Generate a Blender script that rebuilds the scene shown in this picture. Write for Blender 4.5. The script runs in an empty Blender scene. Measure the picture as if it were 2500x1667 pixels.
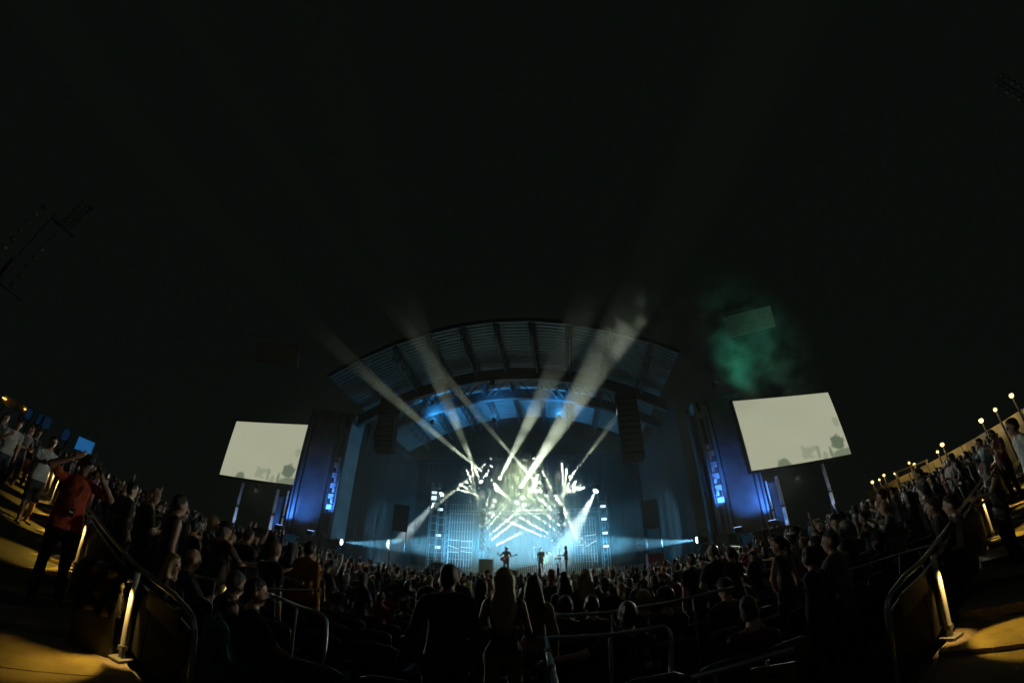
import bpy, math, random
import numpy as np
from mathutils import Vector, Matrix
random.seed(7); np.random.seed(7)
R = math.radians
scene = bpy.context.scene
C = scene.collection

# ------------------------------------------------------------------ camera (12 mm stereographic fisheye, tilted up)
EYE = 1.7
cam_d = bpy.data.cameras.new('camera'); cam = bpy.data.objects.new('camera', cam_d); C.objects.link(cam)
cam_d.type = 'PANO'; cam_d.panorama_type = 'FISHEYE_LENS_POLYNOMIAL'; cam_d.fisheye_fov = R(200)
cam_d.sensor_fit = 'HORIZONTAL'; cam_d.sensor_width = 36.0; cam_d.sensor_height = 24.0
FMM = 12.46
_r = np.linspace(0, 22.5, 300); _t = 2*np.arctan(_r/(2*FMM))
_k = np.linalg.lstsq(np.stack([_r, _r**2, _r**3, _r**4], 1), _t, rcond=None)[0]
cam_d.fisheye_polynomial_k0 = 0.0
cam_d.fisheye_polynomial_k1, cam_d.fisheye_polynomial_k2 = -float(_k[0]), -float(_k[1])
cam_d.fisheye_polynomial_k3, cam_d.fisheye_polynomial_k4 = -float(_k[2]), -float(_k[3])
PITCH, ROLL = R(34.2855), R(-0.436)
cam.location = (0, 0, EYE)
cam.rotation_euler = (Matrix.Rotation(math.pi/2 + PITCH, 3, 'X') @ Matrix.Rotation(-ROLL, 3, 'Z')).to_euler()
cam_d.clip_start = 0.05; cam_d.clip_end = 3000
scene.camera = cam

# ------------------------------------------------------------------ night sky, faint sun added to lift the darks, exposure
w = bpy.data.worlds.new('World'); scene.world = w; w.use_nodes = True
bg = w.node_tree.nodes['Background']
bg.inputs['Color'].default_value = (0.72, 1.0, 0.78, 1); bg.inputs['Strength'].default_value = 0.0038
sd = bpy.data.lights.new('fill_sun', 'SUN'); sd.energy = 0.010; sd.angle = R(12); sd.color = (0.9, 1.0, 0.9)
sun = bpy.data.objects.new('fill_sun', sd); C.objects.link(sun); sun.rotation_euler = (R(35), 0, R(20))
vs = scene.view_settings
vs.view_transform = 'Standard'; vs.look = 'None'; vs.gamma = 1.0; vs.exposure = 0.0; vs.use_curve_mapping = False
cy = scene.cycles
cy.use_denoising = True; cy.denoiser = 'OPENIMAGEDENOISE'; cy.denoising_input_passes = 'RGB_ALBEDO_NORMAL'
cy.max_bounces = 4; cy.diffuse_bounces = 2; cy.glossy_bounces = 2; cy.transmission_bounces = 4
cy.volume_bounces = 0; cy.transparent_max_bounces = 8; cy.use_light_tree = True
cy.caustics_reflective = False; cy.caustics_refractive = False; cy.sample_clamp_indirect = 3.0
cy.volume_step_rate = 1.0; cy.volume_max_steps = 128

# ------------------------------------------------------------------ pixels of the 2500x1667 photograph <-> directions (used to measure the place)
FP = FMM/36*2500
def ray(px, py):
    dx, dy = px-1250., 833.5-py
    c, s = math.cos(ROLL), math.sin(ROLL); dx, dy = c*dx-s*dy, s*dx+c*dy
    r = math.hypot(dx, dy)+1e-9; th = 2*math.atan(r/(2*FP))
    x, y, z = math.sin(th)*dx/r, math.sin(th)*dy/r, math.cos(th)
    return Vector((x, z*math.cos(PITCH)-y*math.sin(PITCH), z*math.sin(PITCH)+y*math.cos(PITCH)))
EYEV = Vector((0, 0, EYE))
def at(px, py, d):                       # d: horizontal distance in metres
    v = ray(px, py); return EYEV + v*(d/math.hypot(v.x, v.y))
S0 = Vector((-.45, 23.3, 0)); SA = R(-7.8)
U = Vector((math.cos(SA), math.sin(SA), 0)); V = Vector((-math.sin(SA), math.cos(SA), 0))
def W(u, v, z): return S0 + U*u + V*v + Vector((0, 0, z))
def onv(px, py, v):                      # where the ray meets the stage plane at depth v
    d = ray(px, py); t = (v - (EYEV-S0).dot(V))/d.dot(V); return EYEV + d*t
def uz(px, py, v):
    p = onv(px, py, v); return (p-S0).dot(U), p.z
def clamp(x, a, b): return max(a, min(b, x))
def G(x, y):                             # the bowl of the amphitheatre
    b = -.09*clamp(y-3.5, 0, 5.5) - .012*clamp(y-9, 0, 14)
    a = abs(x)-4.2; a = math.log1p(math.exp(a*3))/3 if a < 8 else a
    return b + .13*min(a, 27)/(1+(clamp(y, 0, 60)/18)**2)

# ------------------------------------------------------------------ helpers
def tag(o, label=None, cat=None, group=None, kind=None):
    if label: o['label'] = label
    if cat: o['category'] = cat
    if group: o['group'] = group
    if kind: o['kind'] = kind
    return o
def empty(name, loc=(0, 0, 0), rz=0, **k):
    o = bpy.data.objects.new(name, None); C.objects.link(o); o.empty_display_size = .2
    o.location = loc; o.rotation_euler = (0, 0, rz); return tag(o, **k)
def link(name, me, parent=None, mats=None, **k):
    o = bpy.data.objects.new(name, me); C.objects.link(o)
    if parent: o.parent = parent
    if mats:
        for m in (mats if isinstance(mats, (list, tuple)) else [mats]):
            me.materials.append(m)
    return tag(o, **k)
class MB:
    def __init__(s): s.v = []; s.f = []; s.sm = []
    def add(s, vs, fs, smooth=False):
        n = len(s.v); s.v += [tuple(p) for p in vs]; s.f += [tuple(i+n for i in f) for f in fs]; s.sm += [smooth]*len(fs); return s
    def box(s, c, size, rot=None, M=None):
        c = Vector(c); hx, hy, hz = [q/2 for q in size]; vs = []
        for x in (-hx, hx):
            for y in (-hy, hy):
                for z in (-hz, hz):
                    p = Vector((x, y, z))
                    if rot is not None: p = rot @ p
                    p = p + c
                    if M is not None: p = M @ p
                    vs.append(p)
        return s.add(vs, [(0,1,3,2),(4,6,7,5),(0,4,5,1),(2,3,7,6),(0,2,6,4),(1,5,7,3)])
    def tube(s, pts, r, n=8, caps=True):
        pts = [Vector(p) for p in pts]; rs = r if isinstance(r, (list, tuple)) else [r]*len(pts)
        rings = []; up = None
        for i, p in enumerate(pts):
            t = (pts[min(i+1, len(pts)-1)]-pts[max(i-1, 0)]).normalized()
            if up is None: up = Vector((0, 0, 1)) if abs(t.z) < .9 else Vector((1, 0, 0))
            a = t.cross(up).normalized(); b = a.cross(t).normalized(); up = b
            rings.append([p + (a*math.cos(2*math.pi*k/n)+b*math.sin(2*math.pi*k/n))*rs[i] for k in range(n)])
        vs = [q for rr in rings for q in rr]; fs = []
        for i in range(len(pts)-1):
            for k in range(n): fs.append((i*n+k, i*n+(k+1) % n, (i+1)*n+(k+1) % n, (i+1)*n+k))
        s.add(vs, fs, True)
        if caps: s.add(rings[0], [tuple(range(n))[::-1]]); s.add(rings[-1], [tuple(range(n))])
        return s
    def lathe(s, prof, c=(0, 0, 0), n=16, M=None):
        c = Vector(c); vs = []; fs = []; m = len(prof)
        for i, (r, z) in enumerate(prof):
            for k in range(n):
                p = Vector((r*math.cos(2*math.pi*k/n), r*math.sin(2*math.pi*k/n), z))
                vs.append(c + (M @ p if M is not None else p))
        for i in range(m-1):
            for k in range(n): fs.append((i*n+k, i*n+(k+1) % n, (i+1)*n+(k+1) % n, (i+1)*n+k))
        fs.append(tuple(range(n))[::-1]); fs.append(tuple(range((m-1)*n, m*n)))
        return s.add(vs, fs, True)
    def prism(s, poly, z0, z1):              # poly in plan, counter-clockwise
        n = len(poly); vs = [(x, y, z0) for x, y in poly]+[(x, y, z1) for x, y in poly]
        fs = [tuple(range(n))[::-1], tuple(range(n, 2*n))]+[(i, (i+1) % n, n+(i+1) % n, n+i) for i in range(n)]
        return s.add(vs, fs)
    def mesh(s, name, mats=None):
        me = bpy.data.meshes.new(name); me.from_pydata(s.v, [], s.f); me.update()
        me.polygons.foreach_set('use_smooth', s.sm)
        for m in (mats if isinstance(mats, (list, tuple)) else [mats] if mats else []): me.materials.append(m)
        return me
    def build(s, name, mats, parent=None, **k): return link(name, s.mesh(name, mats), parent, None, **k)

def N(nt, t, **k):
    n = nt.nodes.new(t)
    for a, b in k.items(): setattr(n, a, b)
    return n
MATS = {}
def mat(name, col, rough=.6, metal=0., var=.25, scale=6., bump=0., bscale=40., spec=.5, stretch=None, sheen=0.):
    if name in MATS: return MATS[name]
    m = bpy.data.materials.new(name); m.use_nodes = True; nt = m.node_tree; b = nt.nodes['Principled BSDF']
    b.inputs['Roughness'].default_value = rough; b.inputs['Metallic'].default_value = metal
    b.inputs['Specular IOR Level'].default_value = spec
    if sheen: b.inputs['Sheen Weight'].default_value = sheen
    tc = N(nt, 'ShaderNodeTexCoord'); src = tc.outputs['Object']
    if stretch:
        mp = N(nt, 'ShaderNodeMapping'); mp.inputs['Scale'].default_value = stretch; nt.links.new(src, mp.inputs[0]); src = mp.outputs[0]
    no = N(nt, 'ShaderNodeTexNoise'); no.inputs['Scale'].default_value = scale; no.inputs['Detail'].default_value = 5
    nt.links.new(src, no.inputs['Vector'])
    rp = N(nt, 'ShaderNodeValToRGB'); rp.color_ramp.elements[0].position = .3; rp.color_ramp.elements[1].position = .72
    rp.color_ramp.elements[0].color = (*[c*(1-var) for c in col], 1); rp.color_ramp.elements[1].color = (*[min(1, c*(1+var)) for c in col], 1)
    nt.links.new(no.outputs['Fac'], rp.inputs[0]); nt.links.new(rp.outputs[0], b.inputs['Base Color'])
    if bump:
        n2 = N(nt, 'ShaderNodeTexNoise'); n2.inputs['Scale'].default_value = bscale; n2.inputs['Detail'].default_value = 4
        nt.links.new(src, n2.inputs['Vector']); bp = N(nt, 'ShaderNodeBump'); bp.inputs['Strength'].default_value = bump
        bp.inputs['Distance'].default_value = .02
        nt.links.new(n2.outputs['Fac'], bp.inputs['Height']); nt.links.new(bp.outputs[0], b.inputs['Normal'])
    MATS[name] = m; return m
def emit(name, col, strength, sample=False):
    if name in MATS: return MATS[name]
    m = bpy.data.materials.new(name); m.use_nodes = True; b = m.node_tree.nodes['Principled BSDF']
    b.inputs['Base Color'].default_value = (.02, .02, .02, 1)
    b.inputs['Emission Color'].default_value = (*col, 1); b.inputs['Emission Strength'].default_value = strength
    m.cycles.emission_sampling = 'AUTO' if sample else 'NONE'
    MATS[name] = m; return m
def spot(name, loc, target, energy, deg, col, blend=.4, size=.06, parent=None):
    l = bpy.data.lights.new(name, 'SPOT'); l.energy = energy; l.spot_size = R(deg); l.spot_blend = blend; l.color = col; l.shadow_soft_size = size
    o = bpy.data.objects.new(name, l); C.objects.link(o); loc = Vector(loc)
    q = (Vector(target)-loc).to_track_quat('-Z', 'Y')
    if parent:
        o.parent = parent; o.matrix_basis = parent.matrix_basis.inverted() @ Matrix.Translation(loc) @ q.to_matrix().to_4x4()
    else:
        o.location = loc; o.rotation_euler = q.to_euler()
    return o
ORD = ['first', 'second', 'third', 'fourth', 'fifth', 'sixth', 'seventh', 'eighth', 'ninth', 'tenth', 'eleventh', 'twelfth', 'thirteenth', 'fourteenth']

M_CONC = mat('concrete', (.30, .28, .24), .85, var=.3, scale=3, bump=.5, bscale=60)
M_GROUND = mat('dark_concrete', (.10, .10, .095), .9, var=.3, scale=2, bump=.4, bscale=30)
M_BLACK = mat('black_metal', (.025, .025, .027), .5, .3)
M_STEEL = mat('brushed_steel', (.38, .39, .39), .30, .9, var=.12, scale=30, bump=.1, bscale=120, stretch=(1, 1, .1))
M_GALV = mat('galvanised_steel', (.42, .43, .43), .42, .6, var=.2, scale=12)
M_ROOF = mat('ribbed_roof_sheet', (.20, .22, .22), .5, .25, var=.18, scale=1.5)
M_DSTEEL = mat('dark_painted_steel', (.06, .065, .07), .55, .2)
M_DRAPE = mat('black_drape', (.012, .013, .014), .95, var=.4, scale=1.2, stretch=(6, 6, .4), bump=.6, bscale=8)
M_DECK = mat('stage_deck', (.02, .02, .022), .9, var=.3, scale=2, spec=.1)
M_PYLON = mat('pale_cladding', (.22, .22, .23), .75, var=.22, scale=1.0, bump=.2, bscale=8)
M_WHITE = mat('white_paint', (.75, .75, .74), .5, var=.08)
M_PLASTIC = mat('black_plastic', (.018, .018, .02), .35, var=.2)
M_SEAT = mat('dark_seat_plastic', (.028, .033, .032), .42, var=.3, scale=9)

# ------------------------------------------------------------------ ground of the bowl
def build_ground():
    xs = list(np.arange(-60, 60.1, 1.0)); ys = list(np.arange(-20, 60.1, 1.0))
    xs = [-500, -200, -100]+xs+[100, 200, 500]; ys = [-500, -150, -60]+ys+[100, 200, 500]
    vs = [(x, y, G(x, y)-.004) for y in ys for x in xs]; n = len(xs)
    fs = [(j*n+i, j*n+i+1, (j+1)*n+i+1, (j+1)*n+i) for j in range(len(ys)-1) for i in range(n-1)]
    m = MB(); m.add(vs, fs, True); m.build('ground', M_GROUND, kind='structure', label='dark sloping concrete floor of the amphitheatre bowl')
build_ground()

# walkways that leave to both sides of the camera: stepped concrete treads behind the railings
EL, eL, nL = Vector((-2.43, 2.66, 0)), Vector((-.923, .385, 0)), Vector((-.385, -.923, 0))
ER, eR, nR = Vector((3.15, 2.63, 0)), Vector((.953, .304, 0)), Vector((.304, -.953, 0))
def tread_z(E0, e, s):
    k = math.floor(s); p = E0+e*(max(k, 0)+.5); return max(0.02, G(p.x, p.y)+.07)
M_TREAD = mat('worn_concrete_tread', (.33, .27, .18), .8, var=.55, scale=1.6, bump=.8, bscale=45)
def walkway(nm, E0, e, n, length):
    root = empty(nm, E0, kind='structure', label='stepped concrete walkway rising beside the railing')
    for k in range(-3, length):
        z = tread_z(E0, e, k+.5); m = MB()
        a, b = (k if k > -3 else -4), (1 if k > -3 else 2)
        if k == -3: b = 2
        p = [e*a+n*.02, e*(a+b-.006)+n*.02, e*(a+b-.006)+n*3.2, e*a+n*3.2]
        if e.x > 0: p = p[::-1]
        m.prism([(q.x, q.y) for q in p], z-.45, z-.006*(k % 2))
        m.build('step', M_TREAD, root)
walkway('walkway_left', EL, eL, nL, 26)
walkway('walkway_right', ER, eR, nR, 22)

# ------------------------------------------------------------------ stage house
H0 = 15.9                                   # crown of the roof at its front edge
def roof_z(u, v): return H0 - 2.5*(u/9.8)**2 - .035*(v+4.7)
M_VELVET = mat('black_velvet', (.004, .0042, .0045), 1.0, var=.3, scale=1.2, stretch=(6, 6, .4), spec=.1)
def build_stage():
    root = empty('stage_house', W(0, 0, 0), SA, label='large open-air stage house with arched ribbed steel roof', cat='stage')
    def loc(u, v, z): return Vector((u, v, z))
    deck = MB().box((0, 7.2, .3), (25, 17.6, 1.0)).build('stage_deck', M_DECK, root)
    m = MB()
    for i in range(48): m.box((-12.2+i*.519, -1.66, .28), (.46, .04, .92+.01*(i % 3)))
    m.build('stage_skirt', M_DRAPE, root)
    # back wall of pleated drape
    m = MB(); n = 160; vs = []
    for i in range(n+1):
        u = -13+26*i/n; v = 15.5+.10*math.sin(i*1.7)+.05*math.sin(i*.6)
        vs += [(u, v, .8), (u, v, 12.6)]
    m.add(vs, [(2*i, 2*i+2, 2*i+3, 2*i+1) for i in range(n)], True); m.build('back_drape', M_VELVET, root)
    for s in (-1, 1):
        m = MB(); vs = []; n = 60
        for i in range(n+1):
            v = 1.0+14.4*i/n; u = s*(12.2+.09*math.sin(i*1.9)); vs += [(u, v, .8), (u, v, 12.0)]
        m.add(vs, [(2*i, 2*i+2, 2*i+3, 2*i+1) for i in range(n)], True); m.build('side_drape', M_DRAPE, root)
    # ribbed roof sheets between the trusses
    lines = [-11.7, -9.35, -6.95, -4.6, -2.3, 0, 2.35, 4.75, 7.2, 9.7, 11.4]
    for a, b in zip(lines[:-1], lines[1:]):
        m = MB(); vs = []; fs = []; nu = 5; vv = []
        v = -4.7
        while v < 10.5:
            vv += [(v, 0), (v+.14, 0), (v+.17, .07), (v+.31, .07)]; v += .34
        for v, dz in vv:
            for k in range(nu+1):
                u = a+.10+(b-a-.2)*k/nu; vs.append((u, v, roof_z(u, v)+dz))
        for j in range(len(vv)-1):
            for k in range(nu):
                i = j*(nu+1)+k; fs.append((i, i+1, i+nu+2, i+nu+1))
        m.add(vs, fs); m.build('roof_sheet', M_ROOF, root)
        mid = (a+b)/2                            # gutter / fascia piece of the front edge
        m = MB(); u0, u1 = a+.02, b-.02
        m.add([(u0, -4.86, roof_z(u0, -4.8)-.06), (u1, -4.86, roof_z(u1, -4.8)-.06), (u1, -4.74, roof_z(u1, -4.8)-.06), (u0, -4.74, roof_z(u0, -4.8)-.06),
               (u0, -4.86, roof_z(u0, -4.8)+.22), (u1, -4.86, roof_z(u1, -4.8)+.22), (u1, -4.74, roof_z(u1, -4.8)+.22), (u0, -4.74, roof_z(u0, -4.8)+.22)],
              [(0,1,5,4),(1,2,6,5),(2,3,7,6),(3,0,4,7),(0,3,2,1),(4,5,6,7)]); m.build('fascia', M_DSTEEL, root)
    # trusses running from the front edge to the back
    for u in lines[1:-1]:
        m = MB(); D = .95
        for du, dz in ((-.16, -.06), (.16, -.06), (0, -D)):
            m.tube([(u+du, -4.6, roof_z(u, -4.6)+dz), (u+du, 10.2, roof_z(u, 10.2)+dz)], .075, 6)
        v = -4.6; i = 0
        while v < 9.4:
            for du in (-.16, .16):
                p0 = (u+du, v, roof_z(u, v)-.06); p1 = (u, v+.6, roof_z(u, v+.6)-D); p2 = (u+du, v+1.2, roof_z(u, v+1.2)-.06)
                m.tube([p0, p1], .035, 5, False); m.tube([p1, p2], .035, 5, False)
            v += 1.2
        m.build('truss', M_DSTEEL, root)
    # girders crossing under the trusses, with bracing between them
    for v, h, dz in ((.3, .9, -1.0), (3.1, .8, -1.2)):
        for a, b in zip(lines[:-1], lines[1:]):
            m = MB(); za, zb = roof_z(a, v)+dz, roof_z(b, v)+dz; hh = h/2
            m.add([(a, v-.2, za-hh), (b, v-.2, zb-hh), (b, v+.2, zb-hh), (a, v+.2, za-hh), (a, v-.2, za+hh), (b, v-.2, zb+hh), (b, v+.2, zb+hh), (a, v+.2, za+hh)],
                  [(0,1,5,4),(1,2,6,5),(2,3,7,6),(3,0,4,7),(0,3,2,1),(4,5,6,7)]); m.build('girder', M_DSTEEL, root)
    for a, b in zip(lines[1:-2], lines[2:-1]):
        m = MB()
        s = 1 if a >= 0 else -1
        for q in (0, .55):
            p0 = (a+q if s > 0 else b-q, .6, roof_z(a, .6)-1.1); p1 = (a+.95*(b-a)*.6+q if s > 0 else b-.95*(b-a)*.6-q, 2.9, roof_z(b, 2.9)-1.25)
            m.tube([p0, p1], .06, 6)
        m.build('brace', M_DSTEEL, root)
    # columns that carry the roof
    for s in (-1, 1):
        for v in (.3, 9.5):
            MB().tube([(s*13.0, v, -.6), (s*13.0, v, roof_z(13, v)-1.0)], .28, 10).build('column', M_DSTEEL, root)
    return root
stage = build_stage()

# low dim sign boxes on the wings of the roof
for s, (px, py), lb in ((-1, (680, 872), 'blank dim sign board on the roof wing above the smaller screen'), (1, (1828, 778), 'blank dim sign board in smoke above the larger screen')):
    d = 27 if s < 0 else 28.5
    p = at(px, py, d); t = empty('sign_board', p, math.atan2(-p.x, p.y)*.4+SA, label=lb, cat='sign board')
    MB().box((0, 0, 0), (3.6 if s < 0 else 4.2, .3, 1.5 if s < 0 else 1.8), Matrix.Rotation(.5, 3, 'X')).build('panel', mat('dull_sheet', (.5, .48, .38), .8), t)
    MB().box((0, .4, -.2), (2.6, .3, .2)).build('bracket', M_BLACK, t)

# ------------------------------------------------------------------ pylons at both sides of the stage
BLUE = (.06, .26, 1.0)
def pylon(side):
    s = side
    root = empty('stage_pylon', W(0, 0, 0), SA, label='tall pale pylon lit blue beside the %s video screen' % ('smaller' if s < 0 else 'larger'), cat='pylon')
    if s < 0: ua, ub, uc, top = -16.3, -13.55, -11.95, 12.2
    else: ua, ub, uc, top = 17.0, 14.6, 13.2, 11.7
    def pr(name, p, z0, z1, m, par=root):
        if s > 0: p = p[::-1]
        return MB().prism(p, z0, z1).build(name, m, par)
    z0 = 1.9
    pr('outer_face', [(ua, .0), (ub-.02*s*-1, .55), (ub, 1.7), (ua, 1.7)], z0-.2, top, M_PYLON)
    pr('inner_face', [(ub, .55), (uc, -.15), (uc, 1.7), (ub, 1.7)], z0+.3, top-.5, M_PYLON)
    # raised seams
    for q, zt in ((.0, top-1), (.33, top-1.4), (1, top-1.2)):
        u = ub+(uc-ub)*q; v = .55-.7*q-.05
        MB().box((u, v, (z0+.4+zt)/2), (.07, .10, zt-z0-.4)).build('seam', M_DSTEEL, root)
    for q in (.08, .22, 1.0):
        u = ua+(ub-ua)*q; v = .55*q-.06
        MB().box((u, v, (z0+top)/2), (.08, .10, top-z0-.6)).build('seam', M_DSTEEL, root)
    # ladder of pale boxes on the inner face
    for k in range(5):
        z = z0+2.5+k*.78
        for dq, dz, w_, h_ in ((.62, 0, .46, .34), (.72, .42, .2, .3)):
            u = ub+(uc-ub)*dq; v = .55-.7*dq-.13
            MB().box((u, v, z+dz), (w_, .16, h_)).build('ledge_box', M_WHITE, root)
    for z, h_ in ((z0+1.4, 1.5), (z0+7.2, 1.8), (z0+9.0, .8)):
        u = ub+(uc-ub)*.68; v = .55-.7*.68-.04
        MB().box((u, v, z), (.26, .1, h_)).build('dark_slot', M_BLACK, root)
    # floodlights at the foot, washing the faces from below
    for (u, v, tu, tv, tz, e, dg, col) in ((ub+(ua-ub)*.45, -2.3, ub+(ua-ub)*.5, .35, 4.8, 560, 66, BLUE), (ub+(uc-ub)*.55, -1.5, ub+(uc-ub)*.6, -.0, 5.0, 1900, 36, (.06, .26, 1.0)),
                                           (ub+(ua-ub)*.85, -.9, ub+(ua-ub)*.95, .2, 4.0, 800, 50, (.05, .24, 1.0))):
        p = W(u, v, 2.6); f = empty('floodlight', p, SA, label='floodlight at the foot of the %s pylon aimed up its %s face' % ('left' if s < 0 else 'right', 'outer' if e == 560 else 'inner' if e == 1900 else 'far'), cat='floodlight')
        MB().box((0, 0, -.25), (.5, .3, .3)).build('housing', M_BLACK, f)
        MB().box((0, 0, -.095), (.4, .22, .01)).build('lens', emit('blue_lens', (.3, .5, 1), 6), f)
        MB().box((0, 0, -1.4), (.08, .08, 2.0)).build('stand', M_BLACK, f)
        spot('flood', p, W(tu, tv, tz), e, dg, col, .8, .15, f)
pylon(-1); pylon(1)

# dark delivery building / sound wing below each pylon
for s in (-1, 1):
    p = W(s*15.6, -1.6, 0); t = empty('equipment_hut', p, SA, label='dark equipment hut at the foot of the %s pylon' % ('left' if s < 0 else 'right'), cat='hut')
    MB().box((0, 0, .6), (2.6, 1.5, 2.6)).build('wall', M_DSTEEL, t)
    MB().box((0, 0, 1.98), (2.9, 1.8, .14)).build('roof', M_BLACK, t)
    MB().box((-.3*s, -.78, .4), (.9, .05, 2.0)).build('door', mat('brown_door', (.12, .07, .02), .6), t)

# ------------------------------------------------------------------ video screens
def screen_material():
    m = bpy.data.materials.new('video_picture'); m.use_nodes = True; nt = m.node_tree; b = nt.nodes['Principled BSDF']
    b.inputs['Base Color'].default_value = (.02, .02, .02, 1); b.inputs['Roughness'].default_value = .5
    tc = N(nt, 'ShaderNodeTexCoord'); sep = N(nt, 'ShaderNodeSeparateXYZ'); nt.links.new(tc.outputs['UV'], sep.inputs[0])
    def math_(op, a, c=None, cl=False):
        n = N(nt, 'ShaderNodeMath', operation=op, use_clamp=cl)
        for i, q in enumerate((a, c)):
            if q is None: continue
            if isinstance(q, (int, float)): n.inputs[i].default_value = q
            else: nt.links.new(q, n.inputs[i])
        return n.outputs[0]
    X, Y = sep.outputs[0], sep.outputs[1]
    no = N(nt, 'ShaderNodeTexNoise'); no.inputs['Scale'].default_value = 15; no.inputs['Detail'].default_value = 5; nt.links.new(tc.outputs['UV'], no.inputs['Vector'])
    wob = math_('MULTIPLY', math_('SUBTRACT', no.outputs['Fac'], .5), 1.5)
    def blob(cx, cy, rx, ry, wamt=1.0, soft=4.0):
        a = math_('DIVIDE', math_('SUBTRACT', X, cx), rx); c = math_('DIVIDE', math_('SUBTRACT', Y, cy), ry)
        r = math_('SQRT', math_('ADD', math_('MULTIPLY', a, a), math_('MULTIPLY', c, c)))
        r = math_('ADD', r, math_('MULTIPLY', wob, wamt))
        return math_('MULTIPLY', math_('SUBTRACT', 1.0, r), soft, True)
    dark = None
    for args, amt in (((.30, .00, .075, .11, .35), .50), ((.90, .20, .085, .13, 1.0), .55), ((.93, .02, .17, .10, .5), .45), ((.56, .14, .07, .13, 1.6, 2.5), .22), ((.66, .12, .025, .11, 1.2), .30),
                      ((.72, .05, .03, .08, 1.0), .25), ((.79, .07, .018, .10, .4), .45), ((.955, .52, .045, .09, .4, 2.5), .20)):
        b1 = math_('MULTIPLY', blob(*args), amt); dark = b1 if dark is None else math_('MAXIMUM', dark, b1)
    lum = math_('SUBTRACT', 1.0, dark)
    mix = N(nt, 'ShaderNodeMix', data_type='RGBA'); nt.links.new(math_('MULTIPLY', dark, 1.7, True), mix.inputs[0])
    mix.inputs[6].default_value = (.365, .375, .265, 1); mix.inputs[7].default_value = (.10, .135, .085, 1)
    gx = math_('LESS_THAN', math_('FRACT', math_('MULTIPLY', X, 16)), .03); gy = math_('LESS_THAN', math_('FRACT', math_('MULTIPLY', Y, 9)), .03)
    grid = math_('SUBTRACT', 1.0, math_('MULTIPLY', math_('MAXIMUM', gx, gy), .05)); n3 = N(nt, 'ShaderNodeTexNoise'); n3.inputs['Scale'].default_value = 2.2; nt.links.new(tc.outputs['UV'], n3.inputs['Vector'])
    nt.links.new(math_('MULTIPLY', grid, math_('ADD', .94, math_('MULTIPLY', n3.outputs['Fac'], .14))), b.inputs['Emission Strength'])
    nt.links.new(mix.outputs[2], b.inputs['Emission Color'])
    return m
M_SCREEN = screen_material()
def video_screen(corners, lb):
    (bl, br, tr, tl) = corners
    x = (br-bl); w_ = x.length; h_ = ((tl-bl).length+(tr-br).length)/2
    ang = math.atan2(x.y, x.x); c = (bl+br)/2
    root = empty('video_screen', (c.x, c.y, G(c.x, c.y)), ang, label=lb, cat='video screen'); zb = (bl.z+br.z)/2-G(c.x, c.y)
    me = bpy.data.meshes.new('picture'); me.from_pydata([(-w_/2, -.02, zb), (w_/2, -.02, zb), (w_/2, -.02, zb+h_), (-w_/2, -.02, zb+h_)], [], [(0, 1, 2, 3)])
    uv = me.uv_layers.new(name='uv')
    for i, q in enumerate(((0, 0), (1, 0), (1, 1), (0, 1))): uv.data[i].uv = q
    link('picture', me, root, M_SCREEN)
    MB().box((0, .16, zb+h_/2), (w_+.1, .3, h_+.1)).build('panel_case', M_BLACK, root)
    for q in (-w_/2-.09, w_/2+.09): MB().box((q, .1, zb+h_/2), (.08, .34, h_+.26)).build('bezel', M_BLACK, root)
    for q in (zb-.09, zb+h_+.09): MB().box((0, .1, q), (w_+.1, .34, .08)).build('bezel', M_BLACK, root)
    return root, zb, w_
def corners(tl, bl, tr, br, d1, d2, zb):
    a = at(*bl, d1); b = at(*br, d2); c = at(*tr, d2); d = at(*tl, d1)
    za = (a.z+b.z)/2; zt = (c.z+d.z)/2
    return [Vector((a.x, a.y, za)), Vector((b.x, b.y, za)), Vector((c.x, c.y, zt)), Vector((d.x, d.y, zt))]
sl, slz, slw = video_screen(corners((581, 1034), (543, 1163), (757, 1049), (723, 1198), 36.9, 30.9, 0), 'pale video screen tilted to the left of the stage, the smaller one')
sr, srz, srw = video_screen(corners((1792, 982), (1843, 1153), (2019, 937), (2078, 1084), 25.9, 31.7, 0), 'pale video screen to the right of the stage, the larger one')
# poles that carry the screens, washed by small lamps at their feet
POLES = [((597, 1193), (578, 1280), 36.0, 'outer pole under the smaller screen'), ((683, 1208), (664, 1310), 33.0, 'inner pole under the smaller screen'),
         ((2011, 1128), (2046, 1235), 30.6, 'outer pole under the larger screen'), ((1901, 1160), (1933, 1285), 27.6, 'inner pole under the larger screen'),
         ((1882, 1170), (1905, 1290), 27.2, 'thin pole left of the inner pole under the larger screen'), ((709, 1212), (690, 1312), 31.5, 'thin pole right of the inner pole under the smaller screen')]
for i, (pt, pb, d, lb) in enumerate(POLES):
    b = at(*pb, d); t_ = at(*pt, d); z0 = G(b.x, b.y); r = .13 if i < 4 else .07
    root = empty('screen_pole', (b.x, b.y, z0), 0, label='steel '+lb+' lit blue white', cat='pole')
    hh = t_.z-z0+.2; MB().tube([(0, 0, 0), (0, 0, hh)], r, 10).build('shaft', M_WHITE, root)
    for q in (.35, .62): MB().tube([(0, 0, hh*q-.06), (0, 0, hh*q+.06)], r+.03, 10).build('collar', M_DSTEEL, root)
    MB().box((0, 0, .03), (.5, .5, .06)).build('base_plate', M_DSTEEL, root)
    dirc = Vector((-b.x, -b.y, 0)).normalized(); lp = Vector((b.x, b.y, z0+.75))+dirc*.75
    MB().box((dirc.x*.75, dirc.y*.75, .62), (.2, .2, .16)).box((dirc.x*.75, dirc.y*.75, .27), (.06, .06, .54)).build('lamp_housing', M_BLACK, root)
    spot('pole_wash', lp, Vector((b.x, b.y, t_.z-.6)), 330 if i < 4 else 120, 34, (.42, .58, 1.0), .6, .05, root)
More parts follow.
